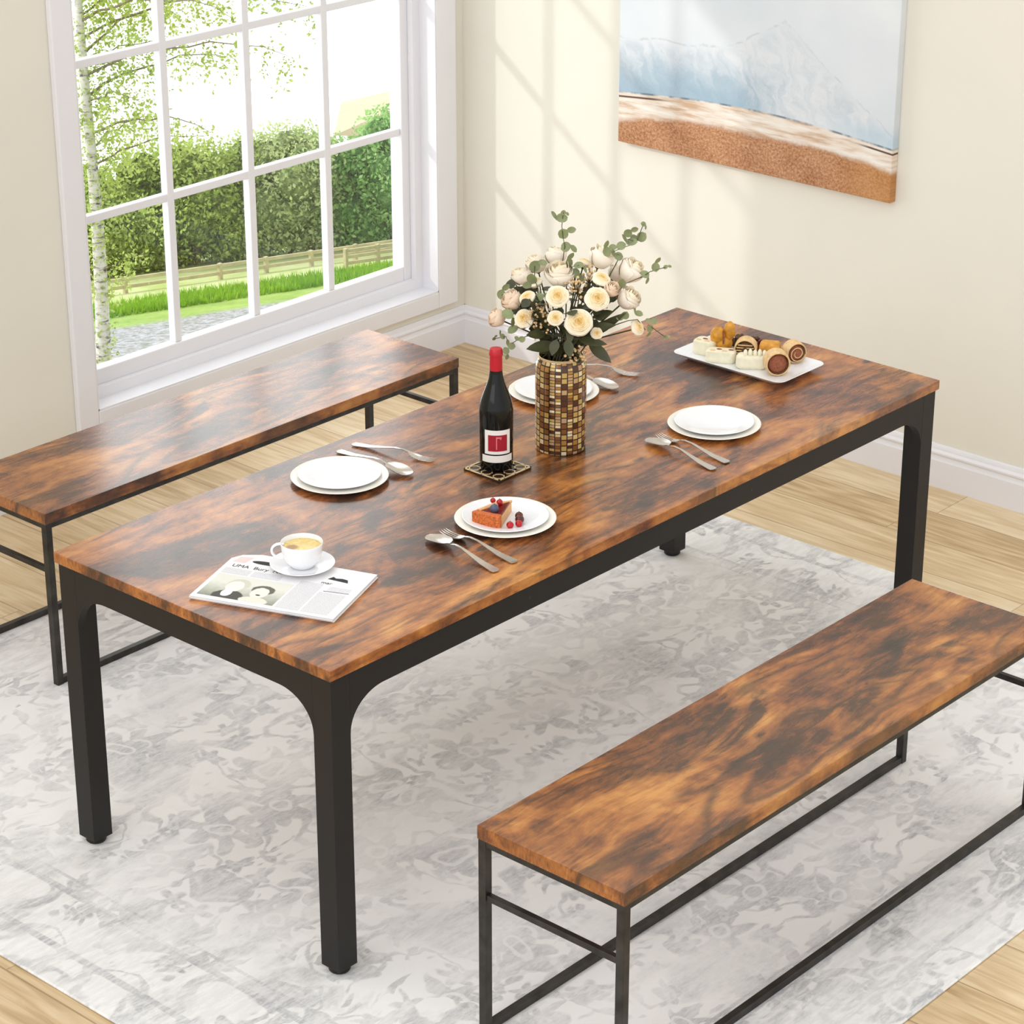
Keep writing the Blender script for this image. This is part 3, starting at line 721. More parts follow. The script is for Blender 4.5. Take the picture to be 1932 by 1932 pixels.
for nm, mt, p, r, lb, ct, g_ in FR:
    p = (p[0]+0.020, p[1]+0.018, p[2])
    o = tag(empty(nm, p), lb, ct)
    MB().ball((0, 0, 0), r, 20).obj('flesh', M[mt], o, ang=80, merge=True)
    MB().tube([(0, 0, r*0.93), (0.001, 0.001, r*1.25)], [0.0012, 0.0006], 6).obj('stalk', M['stem'], o)

# ------------------------------------------------------------------ tray with pastries
def rrect(hx, hy, r, n=8):
    p = []
    for cx, cy, a0 in ((hx-r, hy-r, 0), (-hx+r, hy-r, pi/2), (-hx+r, -hy+r, pi), (hx-r, -hy+r, 3*pi/2)):
        for i in range(n+1):
            a = a0+pi/2*i/n; p.append((cx+r*math.cos(a), cy+r*math.sin(a)))
    return p
def loft(rings):
    n = len(rings[0][0]); vs = []; fs = []
    for ring, z in rings: vs += [(p[0], p[1], z) for p in ring]
    for j in range(len(rings)-1):
        for i in range(n): fs.append((j*n+i, j*n+(i+1) % n, (j+1)*n+(i+1) % n, (j+1)*n+i))
    fs.append(tuple(range(n-1, -1, -1))); fs.append(tuple(range((len(rings)-1)*n, len(rings)*n)))
    return MB().add(vs, fs)
tray = loft([(rrect(0.075, 0.150, 0.018), 0), (rrect(0.085, 0.160, 0.02), 0.008), (rrect(0.103, 0.181, 0.024), 0.019), (rrect(0.104, 0.182, 0.025), 0.0205), (rrect(0.103, 0.181, 0.024), 0.0212), (rrect(0.088, 0.165, 0.02), 0.014), (rrect(0.080, 0.156, 0.018), 0.0115)])
tag(tray.obj('serving_tray', M['ceramic'], loc=(1.995, 0.445, ZP), ang=50), 'white rectangular serving tray of pastries at the far right of the table', 'tray')
zt2 = ZP+0.0118
def roll(loc, r, ln, yaw, tilt=0, mats=('pastry_tan', 'pastry_brown'), name='filled_roll', label='', fringe=False):
    # a cylinder lying down, axis along yaw; end faces show the filling
    o = tag(empty(name, loc, yaw), label, 'pastry')
    prof = [(r*0.86, 0.0015), (r*0.92, 0), (r, 0.004), (r*1.02, ln*0.5), (r, ln-0.004), (r*0.92, ln), (r*0.86, ln-0.0015)]
    mt = Matrix.Translation((-ln/2, 0, r)) @ Matrix.Rotation(pi/2, 4, 'Y')
    MB().lathe(prof, 32).xf(mt).obj('wrapper', M[mats[0]], o)
    f = MB().ball((0, 0, ln/2), r*0.90, 24, (1, 1, (ln/2+0.004)/(r*0.90))).xf(mt).obj('filling', M[mats[1]], o, ang=80)
    return o
fa = math.atan2(-0.666, -0.746)
roll((1.963, 0.330, zt2), 0.033, 0.044, fa+0.12, label='round bun end with brown meat filling, nearest the tray front corner', name='meat_roll')
sr = roll((2.068, 0.350, zt2), 0.029, 0.040, fa+0.35, mats=('pastry_tan', 'pastry_brown'), label='round swirled meat roll at the back right of the tray', name='swirl_roll')
sp = []
for i in range(60):
    a = i/60*4*pi; r = 0.004+0.019*i/60; sp.append((0.0215, r*math.cos(a), 0.029+r*math.sin(a)))
MB().tube(sp, 0.0014, 6).obj('swirl', M['pastry_tan'], sr)
# golden block
o = tag(empty('golden_pastry', (2.045, 0.412, zt2), 0.5), 'golden square pastry block behind the fringed white roll', 'pastry')
loft([(rrect(0.020, 0.024, 0.006), 0), (rrect(0.024, 0.028, 0.008), 0.006), (rrect(0.023, 0.027, 0.008), 0.040), (rrect(0.018, 0.022, 0.008), 0.046)]).obj('crumb', M['pastry_gold'], o, ang=60)
# fringed white roll
o = tag(empty('fringed_roll', (1.958, 0.408, zt2), NA+0.25), 'pale white roll with scored fringe along its top', 'pastry')
loft([(rrect(0.036, 0.017, 0.010), 0), (rrect(0.041, 0.021, 0.012), 0.008), (rrect(0.040, 0.021, 0.012), 0.028), (rrect(0.034, 0.016, 0.010), 0.036)]).obj('dough', M['pastry_white'], o, ang=60)
for i in range(5):
    m = MB().ball((0, 0, 0), 0.0085, 14, (0.75, 1.9, 1.5)); m.obj('fringe', M['pastry_white'], o, loc=(-0.016+0.0125*i, 0, 0.036+0.002*(i % 2)), ang=80)
# striped arch roll
o = roll((2.000, 0.458, zt2), 0.030, 0.04, fa-0.2, mats=('pastry_tan', 'pastry_dark'), label='rolled pastry slice with brown stripes in the middle of the tray', name='striped_roll')
for i in range(5):
    m = MB(); zz = 0.014+i*0.0075; hw = math.sqrt(max(0.0, 0.024**2-(zz-0.030)**2))
    m.box(0.019, 0.0225, -hw, hw, zz, zz+0.0022).obj('stripe', M['pastry_tan'], o)
# cut white roll front
def cutroll(loc, yaw, hx, hy, h, label, name):
    o = tag(empty(name, loc, yaw), label, 'pastry')
    loft([(rrect(hx*0.94, hy*0.94, 0.014), 0), (rrect(hx, hy, 0.016), 0.004), (rrect(hx, hy, 0.016), h-0.004), (rrect(hx*0.93, hy*0.93, 0.014), h)]).obj('dough', M['pastry_white'], o, ang=60)
    for i in range(4):
        m = MB().ball((0, 0, 0), 0.006, 12, (1.3, 0.8, 0.35)); m.obj('filling', M['pastry_brown'] if i % 2 else M['pastry_tan'], o, loc=(-hx*0.55+hx*0.4*i, (0.25 if i % 2 else -0.3)*hy, h), ang=80)
    return o
cutroll((1.945, 0.498, zt2), NA+0.12, 0.040, 0.022, 0.030, 'flat cut white roll in front of the orange fritter', 'cut_roll')
cutroll((1.968, 0.568, zt2), NA-0.2, 0.030, 0.026, 0.036, 'pale square steamed bun at the left end of the tray', 'steamed_bun')
# orange fritter leaning on the buns
o = tag(empty('orange_fritter', (1.995, 0.530, zt2+0.002), NA+0.3), 'glossy orange fritter propped up on the white buns', 'pastry')
m = MB(); m.ball((-0.015, 0, 0.048), 0.023, 16, (0.9, 0.75, 1.1), 0.03, 1); m.ball((0.016, 0.003, 0.060), 0.020, 16, (0.8, 0.75, 1.35), 0.03, 2); m.ball((0.0, 0, 0.024), 0.021, 16, (1.2, 0.8, 1.15), 0.04, 3)
m.obj('batter', M['pastry_gold'], o, ang=80)
MB().tube([(0.0, -0.0155, 0.030), (0.0005, -0.015, 0.045), (0.0, -0.0105, 0.066)], 0.0022, 6).obj('crease', M['pastry_brown'], o)
o = tag(empty('crumb_cake', (2.066, 0.512, zt2), 0.4), 'dark brown crumb cake pieces at the back of the tray', 'pastry')
m = MB(); rr = random.Random(5)
for i in range(16): m.ball((rr.uniform(-0.016, 0.016), rr.uniform(-0.038, 0.038), rr.uniform(0.007, 0.028)), rr.uniform(0.007, 0.011), 8, jit=0.15, seed=i)
m.obj('crumbs', M['pastry_dark'], o, ang=30)
o = tag(empty('chocolate_piece', (2.080, 0.455, zt2), 0.2), 'small dark chocolate piece between crumb cake and golden pastry', 'pastry')
loft([(rrect(0.012, 0.016, 0.004), 0), (rrect(0.013, 0.017, 0.005), 0.028), (rrect(0.010, 0.013, 0.004), 0.034)]).obj('chocolate', M['cherry'], o, ang=60)

# ------------------------------------------------------------------ vase and flowers
VX, VY = 1.222, 0.438
vase = tag(empty('mosaic_vase', (VX, VY, ZP)), 'tall cylinder vase covered in gold and brown mosaic tiles', 'vase')
MB().lathe([(0, 0), (0.058, 0), (0.0615, 0.003), (0.0622, 0.010), (0.0622, 0.212), (0.0605, 0.224), (0.0560, 0.233), (0.0545, 0.240), (0.0525, 0.240), (0.054, 0.230), (0.0585, 0.218), (0.0585, 0.012), (0, 0.010)], 78).obj('mosaic_body', M['vase'], vase, ang=40)
MB().lathe([(0.0552, 0.2365), (0.0556, 0.2405), (0.054, 0.2425), (0.0522, 0.2405), (0.0526, 0.2365)], 64).obj('rim', M['gold'], vase)
NECK = Vector((VX, VY, 0.985)); BC = Vector((VX, VY, 1.03))
def bloom_mesh(opn, mat, seed):
    # unit rose, opening along +z, radius about 1
    rnd = random.Random(seed); m = MB()
    closed = opn < 0.5
    Rs = [0.03, 0.09, 0.16, 0.24, 0.32, 0.41, 0.51, 0.62, 0.73, 0.84] if not closed else [0.08, 0.16, 0.25, 0.34, 0.43, 0.52, 0.60]
    for li, R in enumerate(Rs):
        n = 3 if li < 4 else (4 if li < 7 else 5); ph = rnd.uniform(0, 6)
        top = (0.62*math.sqrt(max(0, 1-(R/1.0)**2))+0.10) if not closed else (0.95-0.25*(R/0.6)**2)
        curl = max(0, R-0.4)*0.55 if not closed else (0.10 if li > 3 else 0.0)
        for k in range(n):
            a0 = ph+2*pi*k/n+rnd.uniform(-0.15, 0.15); W_ = 2*pi/n*0.80; nu, nv = 8, 7; vs = []; hgt = top*rnd.uniform(0.94, 1.04)
            wob = rnd.uniform(0, 6); lift = rnd.uniform(-0.03, 0.03)
            for j in range(nv+1):
                v_ = j/nv
                for i in range(nu+1):
                    u = -1+2*i/nu; ww = 1.0 if v_ < 0.75 else math.sqrt(max(0.05, 1-((v_-0.75)/0.27)**2*0.75))
                    a = a0+u*W_*ww; t = max(0, (v_-0.5)/0.5)
                    if not closed:
                        lip = (0.06+0.13*R); r = R*(0.72+0.28*min(1, v_/0.5))+lip*t*(0.8+0.2*math.sin(3*u+wob))+0.05*(u+1)*(0.3+R)*0.6
                        z = hgt-0.42*(1-min(1, v_/0.5))*(0.6+R)+0.05*math.sin(t*pi)-(0.05+0.16*R)*t*t-0.05*u*u*t+lift
                    else:
                        belly = math.sin(pi*(0.12+0.60*v_))/math.sin(pi*0.5)
                        r = R*(0.25+0.95*belly)+(0.22*R*t*t if li > 3 else 0)+0.10*(u+1)*R*0.9
                        z = -0.38+(hgt+0.38)*v_-(0.10*t*t if li > 4 else 0)-0.16*u*u*t+lift*3
                    vs.append((r*math.cos(a), r*math.sin(a), z))
            fs = [(j*(nu+1)+i, j*(nu+1)+i+1, (j+1)*(nu+1)+i+1, (j+1)*(nu+1)+i) for j in range(nv) for i in range(nu)]
            m.add(vs, fs)
    me = m.obj('bloom', mat, None, ang=80); return me
BL = {('o', 0): bloom_mesh(1, M['rose'], 1), ('o', 1): bloom_mesh(1, M['rose'], 2), ('p', 0): bloom_mesh(0, M['rose_pink'], 3), ('p', 1): bloom_mesh(0, M['rose_pink'], 7), ('b', 0): bloom_mesh(0, M['bud'], 5)}
BLM = {k: o.data for k, o in BL.items()}
for o in BL.values(): bpy.data.objects.remove(o)
cal = MB(); cal.ball((0, 0, -0.38), 0.2, 10)
for k in range(5):
    a = 2*pi*k/5; cal.add([(0.12*math.cos(a-0.5), 0.12*math.sin(a-0.5), -0.3), (0.12*math.cos(a+0.5), 0.12*math.sin(a+0.5), -0.3), (0.5*math.cos(a+0.15), 0.5*math.sin(a+0.15), -0.05), (0.66*math.cos(a), 0.66*math.sin(a), 0.12), (0.5*math.cos(a-0.15), 0.5*math.sin(a-0.15), -0.05)], [(0, 1, 2, 3, 4)])
co = cal.obj('calyx', M['leaf_dark']); CALM = co.data; bpy.data.objects.remove(co)
CAMDIR = -fwd
ROSE = [((1.1397, 0.3801, 1.1728), .0262, 'o', .75, 'open cream rose facing forward, upper left of the three largest blooms'),
 ((1.2096, 0.3167, 1.1629), .0285, 'o', .7, 'open cream rose facing forward, upper right of the three largest blooms'),
 ((1.158, 0.3295, 1.1154), .0320, 'o', .85, 'largest open cream rose, low in the front middle of the bouquet'),
 ((1.1101, 0.4583, 1.1071), .0233, 'o', .55, 'open cream rose low at the left side, above the wine bottle'),
 ((1.1215, 0.3704, 1.1259), .0185, 'o', .8, 'small open cream rose between the left rose and the largest bloom'),
 ((1.2018, 0.3104, 1.0806), .0142, 'o', .7, 'tiny yellow cream rose just right below the largest bloom'),
 ((1.3049, 0.27, 1.0775), .0194, 'o', .35, 'cream rose at the low right edge of the bouquet over the tabletop'),
 ((1.3044, 0.3005, 1.1438), .021, 'p', .15, 'blush rose half open at the right edge, mid height'),
 ((1.1273, 0.5141, 1.1363), .0180, 'b', .0, 'peach rosebud at the left edge beside a round green leaf'),
 ((1.0963, 0.5339, 1.0944), .0160, 'b', .0, 'peach rosebud furthest left and lowest in the bouquet'),
 ((1.195, 0.4232, 1.2032), .0246, 'p', .1, 'blush rose seen from the side above the left large bloom'),
 ((1.1806, 0.5294, 1.1794), .0175, 'p', .1, 'pale blush rose at the upper left edge of the bouquet'),
 ((1.13, 0.466, 1.1531), .0194, 'o', .2, 'cream yellow rose behind the left tan berries'),
 ((1.3077, 0.387, 1.2272), .0225, 'p', .0, 'pale blush rose on a bare stem, tallest on the right side'),
 ((1.3467, 0.3283, 1.196), .0225, 'p', .1, 'blush rose with yellow heart at the upper right edge'),
 ((1.2543, 0.3417, 1.196), .0215, 'o', .3, 'cream rose above the upper right large bloom'),
 ((1.2954, 0.4309, 1.2074), .0190, 'o', .1, 'cream yellow rose at the top middle right of the bouquet'),
 ((1.2268, 0.5228, 1.2001), .0180, 'p', .1, 'small pale rose at the top left of the bouquet'),
 ((1.1792, 0.486, 1.1747), .0194, 'o', .1, 'cream rose tucked behind leaves in the upper left'),
 ((1.2619, 0.3182, 1.173), .0142, 'b', .2, 'small peach bud right of the upper right large bloom'),
 ((1.2656, 0.4942, 1.2156), .0185, 'p', .0, 'palest rose at the very top middle behind eucalyptus leaves'),
 ((1.3558, 0.3781, 1.1775), .0165, 'p', .1, 'small white rose between the two upper right blush roses')]
random.seed(4)
for i, (p, r, k, face, lb) in enumerate(ROSE):
    P = Vector(p); d = ((P-BC).normalized()*(1-face)+CAMDIR*face*1.1+Vector((0, 0, 0.15))).normalized()
    o = tag(empty('rose', P), lb, 'flower', 'roses in the mosaic vase')
    q = d.to_track_quat('Z', 'Y')
    key = (k, i % 2) if k != 'b' else ('b', 0)
    bl = bpy.data.objects.new('bloom', BLM[key]); COL.objects.link(bl); bl.parent = o
    bl.rotation_euler = q.to_euler(); sc = r*(1.04 if k == 'o' else 1.75); bl.scale = (sc, sc, sc); bl.location = -d*r*0.35
    ca = bpy.data.objects.new('calyx', CALM); COL.objects.link(ca); ca.parent = o; ca.rotation_euler = q.to_euler(); ca.scale = (sc, sc, sc); ca.location = -d*r*0.35
    n0 = NECK+Vector((random.uniform(-.025, .025), random.uniform(-.025, .025), -0.13)); n1 = NECK+Vector((random.uniform(-.03, .03), random.uniform(-.03, .03), 0.0))
    e0 = P-d*r*0.8; m1 = (n1+e0)/2+Vector((0, 0, 0.01))-d*0.01
    MB().tube([n0-P, n1-P, m1-P, e0-P], 0.0019, 6).obj('stem', M['stem'], o)
def leaf(m, base, tip, wd, nrm, curl=0.15, round_=False):
    base, tip = Vector(base), Vector(tip); ax = tip-base; ln = ax.length; ax.normalize(); s = ax.cross(Vector(nrm)).normalized(); n = s.cross(ax)
    vs = []; N = 6
    for j in range(N+1):
        t = j/N; ww = wd*(math.sin(pi*t)**(0.55 if round_ else 0.75))*(1 if round_ else (1.15-0.4*t)); c = base+ax*ln*t+n*ln*curl*(t*t-t)
        for u in (-1, 0, 1): vs.append(c+s*ww*u+n*abs(u)*ww*0.22)
    m.add(vs, [(j*3+i, j*3+i+1, j*3+3+i+1, j*3+3+i) for j in range(N) for i in range(2)])
SPR = {
'tall top': ([(1.2355, 0.4529, 1.184), (1.2436, 0.4439, 1.2554), (1.2392, 0.4488, 1.2883), (1.2365, 0.4518, 1.3262), (1.2389, 0.4491, 1.3405)], 0.0125, 'eucalyptus sprig rising straight up from the top of the bouquet'),
'right': ([(1.2936, 0.3577, 1.1774), (1.2774, 0.3458, 1.2564), (1.3114, 0.3378, 1.2382), (1.323, 0.3397, 1.2613), (1.3475, 0.3274, 1.2673), (1.3413, 0.3343, 1.2896), (1.371, 0.316, 1.2773), (1.3731, 0.3136, 1.3088)], 0.0115, 'eucalyptus sprig pointing to the upper right toward the painting'),
'far right': ([(1.2982, 0.3526, 1.1375), (1.2862, 0.306, 1.1842), (1.3539, 0.2901, 1.1933), (1.3704, 0.2716, 1.2118), (1.3864, 0.2537, 1.2118)], 0.011, 'eucalyptus sprig ending in small leaves furthest right'),
'low right': ([(1.252, 0.3293, 1.0748), (1.2696, 0.2794, 1.1151), (1.3061, 0.2686, 1.1121), (1.3385, 0.2473, 1.09), (1.3321, 0.2545, 1.0713), (1.3647, 0.2329, 1.0463)], 0.009, 'leafy sprig drooping low right over the tabletop'),
'low left': ([(1.1202, 0.432, 1.0721), (1.0993, 0.4554, 1.0587), (1.09, 0.4808, 1.0378), (1.0832, 0.5035, 1.0583), (1.089, 0.4969, 1.0221), (1.0771, 0.5253, 1.0493)], 0.008, 'thin sprig of tiny dark leaves just above the bottle neck'),
'left': ([(1.1493, 0.4745, 1.1078), (1.0916, 0.4941, 1.1142), (1.1, 0.4847, 1.0756), (1.127, 0.5445, 1.1428)], 0.0125, 'eucalyptus sprig with a round leaf at the left edge'),
'upper left': ([(1.1819, 0.4529, 1.1443), (1.1417, 0.4379, 1.1566), (1.16, 0.4775, 1.1893), (1.1866, 0.4927, 1.2111)], 0.012, 'eucalyptus sprig in the upper left among pale roses'),
'mid': ([(1.2279, 0.4013, 1.1708), (1.2175, 0.413, 1.2275), (1.2258, 0.3887, 1.2255), (1.2201, 0.3951, 1.2071)], 0.0125, 'eucalyptus sprig with paired leaves at the top middle')}
rnd = random.Random(11)
for nm, (pts, lr, lb) in SPR.items():
    o = tag(empty('eucalyptus_sprig', pts[0]), lb, 'foliage', 'eucalyptus sprigs in the mosaic vase'); O = Vector(pts[0])
    srt = sorted(pts[1:], key=lambda p: (Vector(p)-NECK).length)
    path = [NECK-Vector((0, 0, 0.12)), NECK, Vector(pts[0])]+[Vector(p)*0.7+Vector(srt[-1])*0.15+Vector(pts[0])*0.15 if j < len(srt)-1 else Vector(p) for j, p in enumerate(srt)]
    MB().tube([p-O for p in path], [0.002, 0.0019, 0.0016]+[0.0010]*len(srt), 6).obj('stem', M['stem'], o)
    m = MB()
    for j, p in enumerate(pts[1:]):
        P = Vector(p); k = 1.2*lr*(0.55 if (j == len(pts)-2 and len(pts) > 4) else 1)*rnd.uniform(0.85, 1.1)
        th = rnd.uniform(0, 2*pi); dirn = (rgt*math.cos(th)+Vector((0, 0, 1))*math.sin(th)+fwd*rnd.uniform(-.4, .4)).normalized()
        nr = (CAMDIR+Vector((rnd.uniform(-.5, .5), rnd.uniform(-.5, .5), rnd.uniform(-.3, .5)))).normalized()
        leaf(m, P-dirn*k-O, P+dirn*k-O, k*0.85, nr, 0.1, True)
        th += rnd.uniform(1.8, 2.6); d2 = (rgt*math.cos(th)+Vector((0, 0, 1))*math.sin(th)).normalized()
        leaf(m, P-dirn*k*0.8-O, P-dirn*k*0.8+d2*k*1.6-O, k*0.55, (nr+rgt*0.8).normalized(), 0.1, True)
    m.obj('leaves', M['leaf'], o, ang=60)
BIG = [((1.1462, 0.3878, 1.049), (1.0927, 0.4177, 1.0469)), ((1.204, 0.338, 1.0521), (1.2183, 0.2919, 1.0166)), ((1.1719, 0.3439, 1.0659), (1.1942, 0.2889, 1.0625)), ((1.1234, 0.3683, 1.0731), (1.1025, 0.3616, 1.0472)), ((1.2186, 0.3667, 1.048), (1.2572, 0.2934, 1.1085)), ((1.1369, 0.4132, 1.0721), (1.0968, 0.4281, 1.0765)), ((1.1324, 0.3432, 1.0767), (1.1215, 0.3253, 1.0469)), ((1.2196, 0.3356, 1.1084), (1.229, 0.2949, 1.1286)), ((1.1555, 0.3473, 1.1355), (1.1365, 0.3385, 1.0767)), ((1.203, 0.3541, 1.0819), (1.2294, 0.2945, 1.0956)), ((1.1528, 0.4104, 1.0818), (1.1209, 0.4162, 1.1154)), ((1.2478, 0.409, 1.1041), (1.2911, 0.3304, 1.1443))]
def rleaf_stem(leaves, label, group):
    O = NECK.copy(); o = tag(empty('rose_leaf_stem', O), label, 'foliage', group)
    m = MB(); st = MB()
    for a, c, wd in leaves:
        a, c = Vector(a), Vector(c); n = (CAMDIR+Vector((rnd.uniform(-.4, .4), rnd.uniform(-.4, .4), 0.5))).normalized()
        a2 = a; c2 = c+(c-a)*0.25
        leaf(m, a2-O, c2-O, wd, n, 0.12)
    a = Vector(leaves[0][0])
    off = Vector((rnd.uniform(-.03, .03), rnd.uniform(-.03, .03), 0))
    path = [off-Vector((0, 0, 0.11)), off*1.1, a-O]
    if len(leaves) > 1: path.append(Vector(leaves[-1][0])-O)
    st.tube(path, 0.0016, 6).obj('stem', M['stem'], o); m.obj('leaves', M['leaf_dark'], o, ang=60)
rleaf_stem([(BIG[0][0], BIG[0][1], 0.017)], 'single large dark leaf hanging over the vase rim toward the bottle', None)
rleaf_stem([(BIG[1][0], BIG[1][1], 0.015)], 'single large dark leaf hanging at the right of the vase rim', None)
rest = [(a, c, 0.013) for a, c in BIG[2:]]
for i in range(5): rleaf_stem(rest[2*i:2*i+2], 'dark green leafy stem among the roses just above the vase mouth', 'dark leafy stems at the vase mouth')
for i in range(20):
    a0 = 2*pi*i/20; lv = []
    for j in range(11):
        a = a0+rnd.uniform(-.35, .35); rr_ = (0.03+0.008*j) if i % 3 else 0.02+0.004*j+rnd.uniform(0, .015); z = 1.03+(0.012*j if i % 3 else 0.013*j)+rnd.uniform(-.02, .015)
        p = Vector((VX+rr_*math.cos(a), VY+rr_*math.sin(a), z)); q_ = p+Vector((math.cos(a)*0.02, math.sin(a)*0.02, rnd.uniform(-0.02, 0.015)))
        lv.append((p, q_, rnd.uniform(0.009, 0.014)))
    rleaf_stem(lv, 'dark green leafy stem among the roses just above the vase mouth', 'dark leafy stems at the vase mouth')
BER = [((1.1284, 0.4228, 1.1251), 'tan berry sprig on the left between two cream roses'), ((1.2016, 0.3708, 1.1842), 'tan berry sprig between the two upper large roses'),
       ((1.1739, 0.3417, 1.026), 'tan berry sprig spilling over the front of the vase rim'), ((1.2657, 0.389, 1.1907), 'tan berry sprig behind the cream roses near the top'), ((1.1243, 0.4274, 1.096), 'tan berry sprig low on the left above the dark leaf')]
be0 = MB().ball((0, 0, 0), 0.0032, 8).obj('berry', M['tan_bead'], None, ang=80); BEM = be0.data; bpy.data.objects.remove(be0)
for p, lb in BER:
    o = tag(empty('berry_sprig', p), lb, 'foliage', 'tan berry sprigs in the mosaic vase'); P = Vector(p); m = MB(); s = MB()
    for k in range(30):
        q_ = Vector((rnd.gauss(0, 1), rnd.gauss(0, 1), rnd.gauss(0, 1)))*0.013
        be = bpy.data.objects.new('berry', BEM); COL.objects.link(be); be.parent = o; be.location = q_; c_ = rnd.uniform(0.8, 1.25); be.scale = (c_, c_, c_)
        s.tube([Vector((0, 0, -0.02)), q_], 0.0005, 4)
    s.tube([NECK-P-Vector((0, 0, 0.1)), NECK-P, Vector((0, 0, -0.018))], 0.0014, 6)
    s.obj('stem', M['stem'], o)

# ------------------------------------------------------------------ outside
def gz(x, y): return -6.0-0.2*(y-2.8)-0.1*x
fh = Vector((math.cos(RZ), math.sin(RZ), 0))
def onray(d, side):
    """point on the hillside at horizontal distance d along the window axis from the room and side metres across it"""
    x = CAM.x+fh.x*d+rgt.x*side; y = CAM.y+fh.y*d+rgt.y*side; return Vector((x, y, gz(x, y)))
g = MB(); N = 24; vs = []
for i in range(N+1):
    for j in range(N+1):
        p = onray(12+66*i/N, -34+60*j/N); vs.append((p.x, p.y, p.z))
g.add(vs, [(i*(N+1)+j, i*(N+1)+j+1, (i+1)*(N+1)+j+1, (i+1)*(N+1)+j) for i in range(N) for j in range(N)])
hill = MB(); hill.v = g.v[:]; hill.f = g.f[:]; hill.mi = g.mi[:]
gg = g.obj('hillside_meadow', M['ground']); struct(gg)

def quadleaf(m, p, s, rnd):
    a = Vector((rnd.gauss(0, 1), rnd.gauss(0, 1), rnd.gauss(0, 1))).normalized(); b = a.orthogonal().normalized()
    th = rnd.uniform(0, 6.28); b = (b*math.cos(th)+a.cross(b)*math.sin(th)); c = a.cross(b)
    m.add([p-b*s, p+c*s*0.55, p+b*s, p-c*s*0.55], [(0, 1, 2, 3)])

def bush(i, d, side, h, wd, mat, label, nleaf=6500, ls=0.075, airy=0.0):
    base = onray(d, side); rnd = random.Random(100+i)
    o = tag(empty('tree', base), label, 'tree', 'trees beyond the paddock fence')
    lobes = []
    for k in range(9):
        t = rnd.uniform(0.12, 0.85); rr = wd*(0.36-0.16*abs(t-0.4)); a = rnd.uniform(0, 6.28)
        lobes.append((Vector((math.cos(a)*wd*0.34*(1-t*0.6), math.sin(a)*wd*0.34*(1-t*0.6), h*t)), rr))
    lobes.append((Vector((0, 0, h*0.35)), wd*0.42)); lobes.append((Vector((0, 0, h*0.82)), wd*0.2))
    core = MB()
    for c, r in lobes: core.ball(c, r*0.66, 10, (1, 1, 0.95), 0.08, i)
    for v in range(len(core.v)):
        x, y, z = core.v[v]; core.v[v] = (x, y, max(z, -0.1-0.2*y-0.1*x))
    lf = MB(); wts = [r*r for c, r in lobes]
    for k in range(nleaf):
        c, r = rnd.choices(lobes, wts)[0]
        u = Vector((rnd.gauss(0, 1), rnd.gauss(0, 1), rnd.gauss(0, 1))).normalized()
        p = c+u*r*(rnd.uniform(0.66, 1.12)+airy*rnd.random()*0.6)
        if p.z < 0: p.z = abs(p.z)*0.3
        quadleaf(lf, p, ls*rnd.uniform(0.6, 1.3), rnd)
    MB().tube([(0, 0, -0.5), (0.03, 0, h*0.3), (0, 0.04, h*0.6)], [0.09, 0.07, 0.03], 8).obj('trunk', M['bark_dark'], o)
    core.obj('inner_crown', M['core_'+mat[-1]], o, ang=60); lf.obj('foliage', M[mat], o, smooth=False)
PXM = 4820/0.93
def sd(px, d): return (px-966)/4820*(d*1.05)      # px columns turned to metres across at distance d
BU = [(190, 69.3, 3.3, 2.6, 'bush_a', 'olive green tree leftmost behind the birch trunk'), (255, 70.3, 3.5, 2.8, 'bush_a', 'olive tree beyond the fence in the leftmost window column'),
      (315, 71.3, 3.1, 2.4, 'bush_a', 'low olive tree behind the first vertical window bar'), (375, 70.3, 3.6, 2.6, 'bush_a', 'rounded olive tree in the second window column, left'),
      (435, 71.3, 3.3, 2.6, 'bush_a', 'dark based olive tree in the second window column, right'), (500, 71.8, 3.8, 2.6, 'bush_b', 'pale green tree left in the third window column'),
      (550, 71.3, 4.0, 3.0, 'bush_b', 'tall pale green tree filling the third window column'), (605, 72.3, 3.5, 2.4, 'bush_b', 'pale green tree behind the third vertical window bar'),
      (655, 71.8, 3.2, 2.6, 'bush_c', 'fresh green tree left in the right window column'), (705, 72.8, 3.2, 2.6, 'bush_c', 'fresh green tree in the middle of the right window column'),
      (755, 71.8, 4.1, 2.6, 'bush_c', 'tallest fresh green tree at the right window edge')]
for i, (px, d, h, wd, mt, lb) in enumerate(BU): bush(i, d, sd(px, d), h, wd, mt, lb, airy=0.25 if mt != 'bush_c' else 0.1)

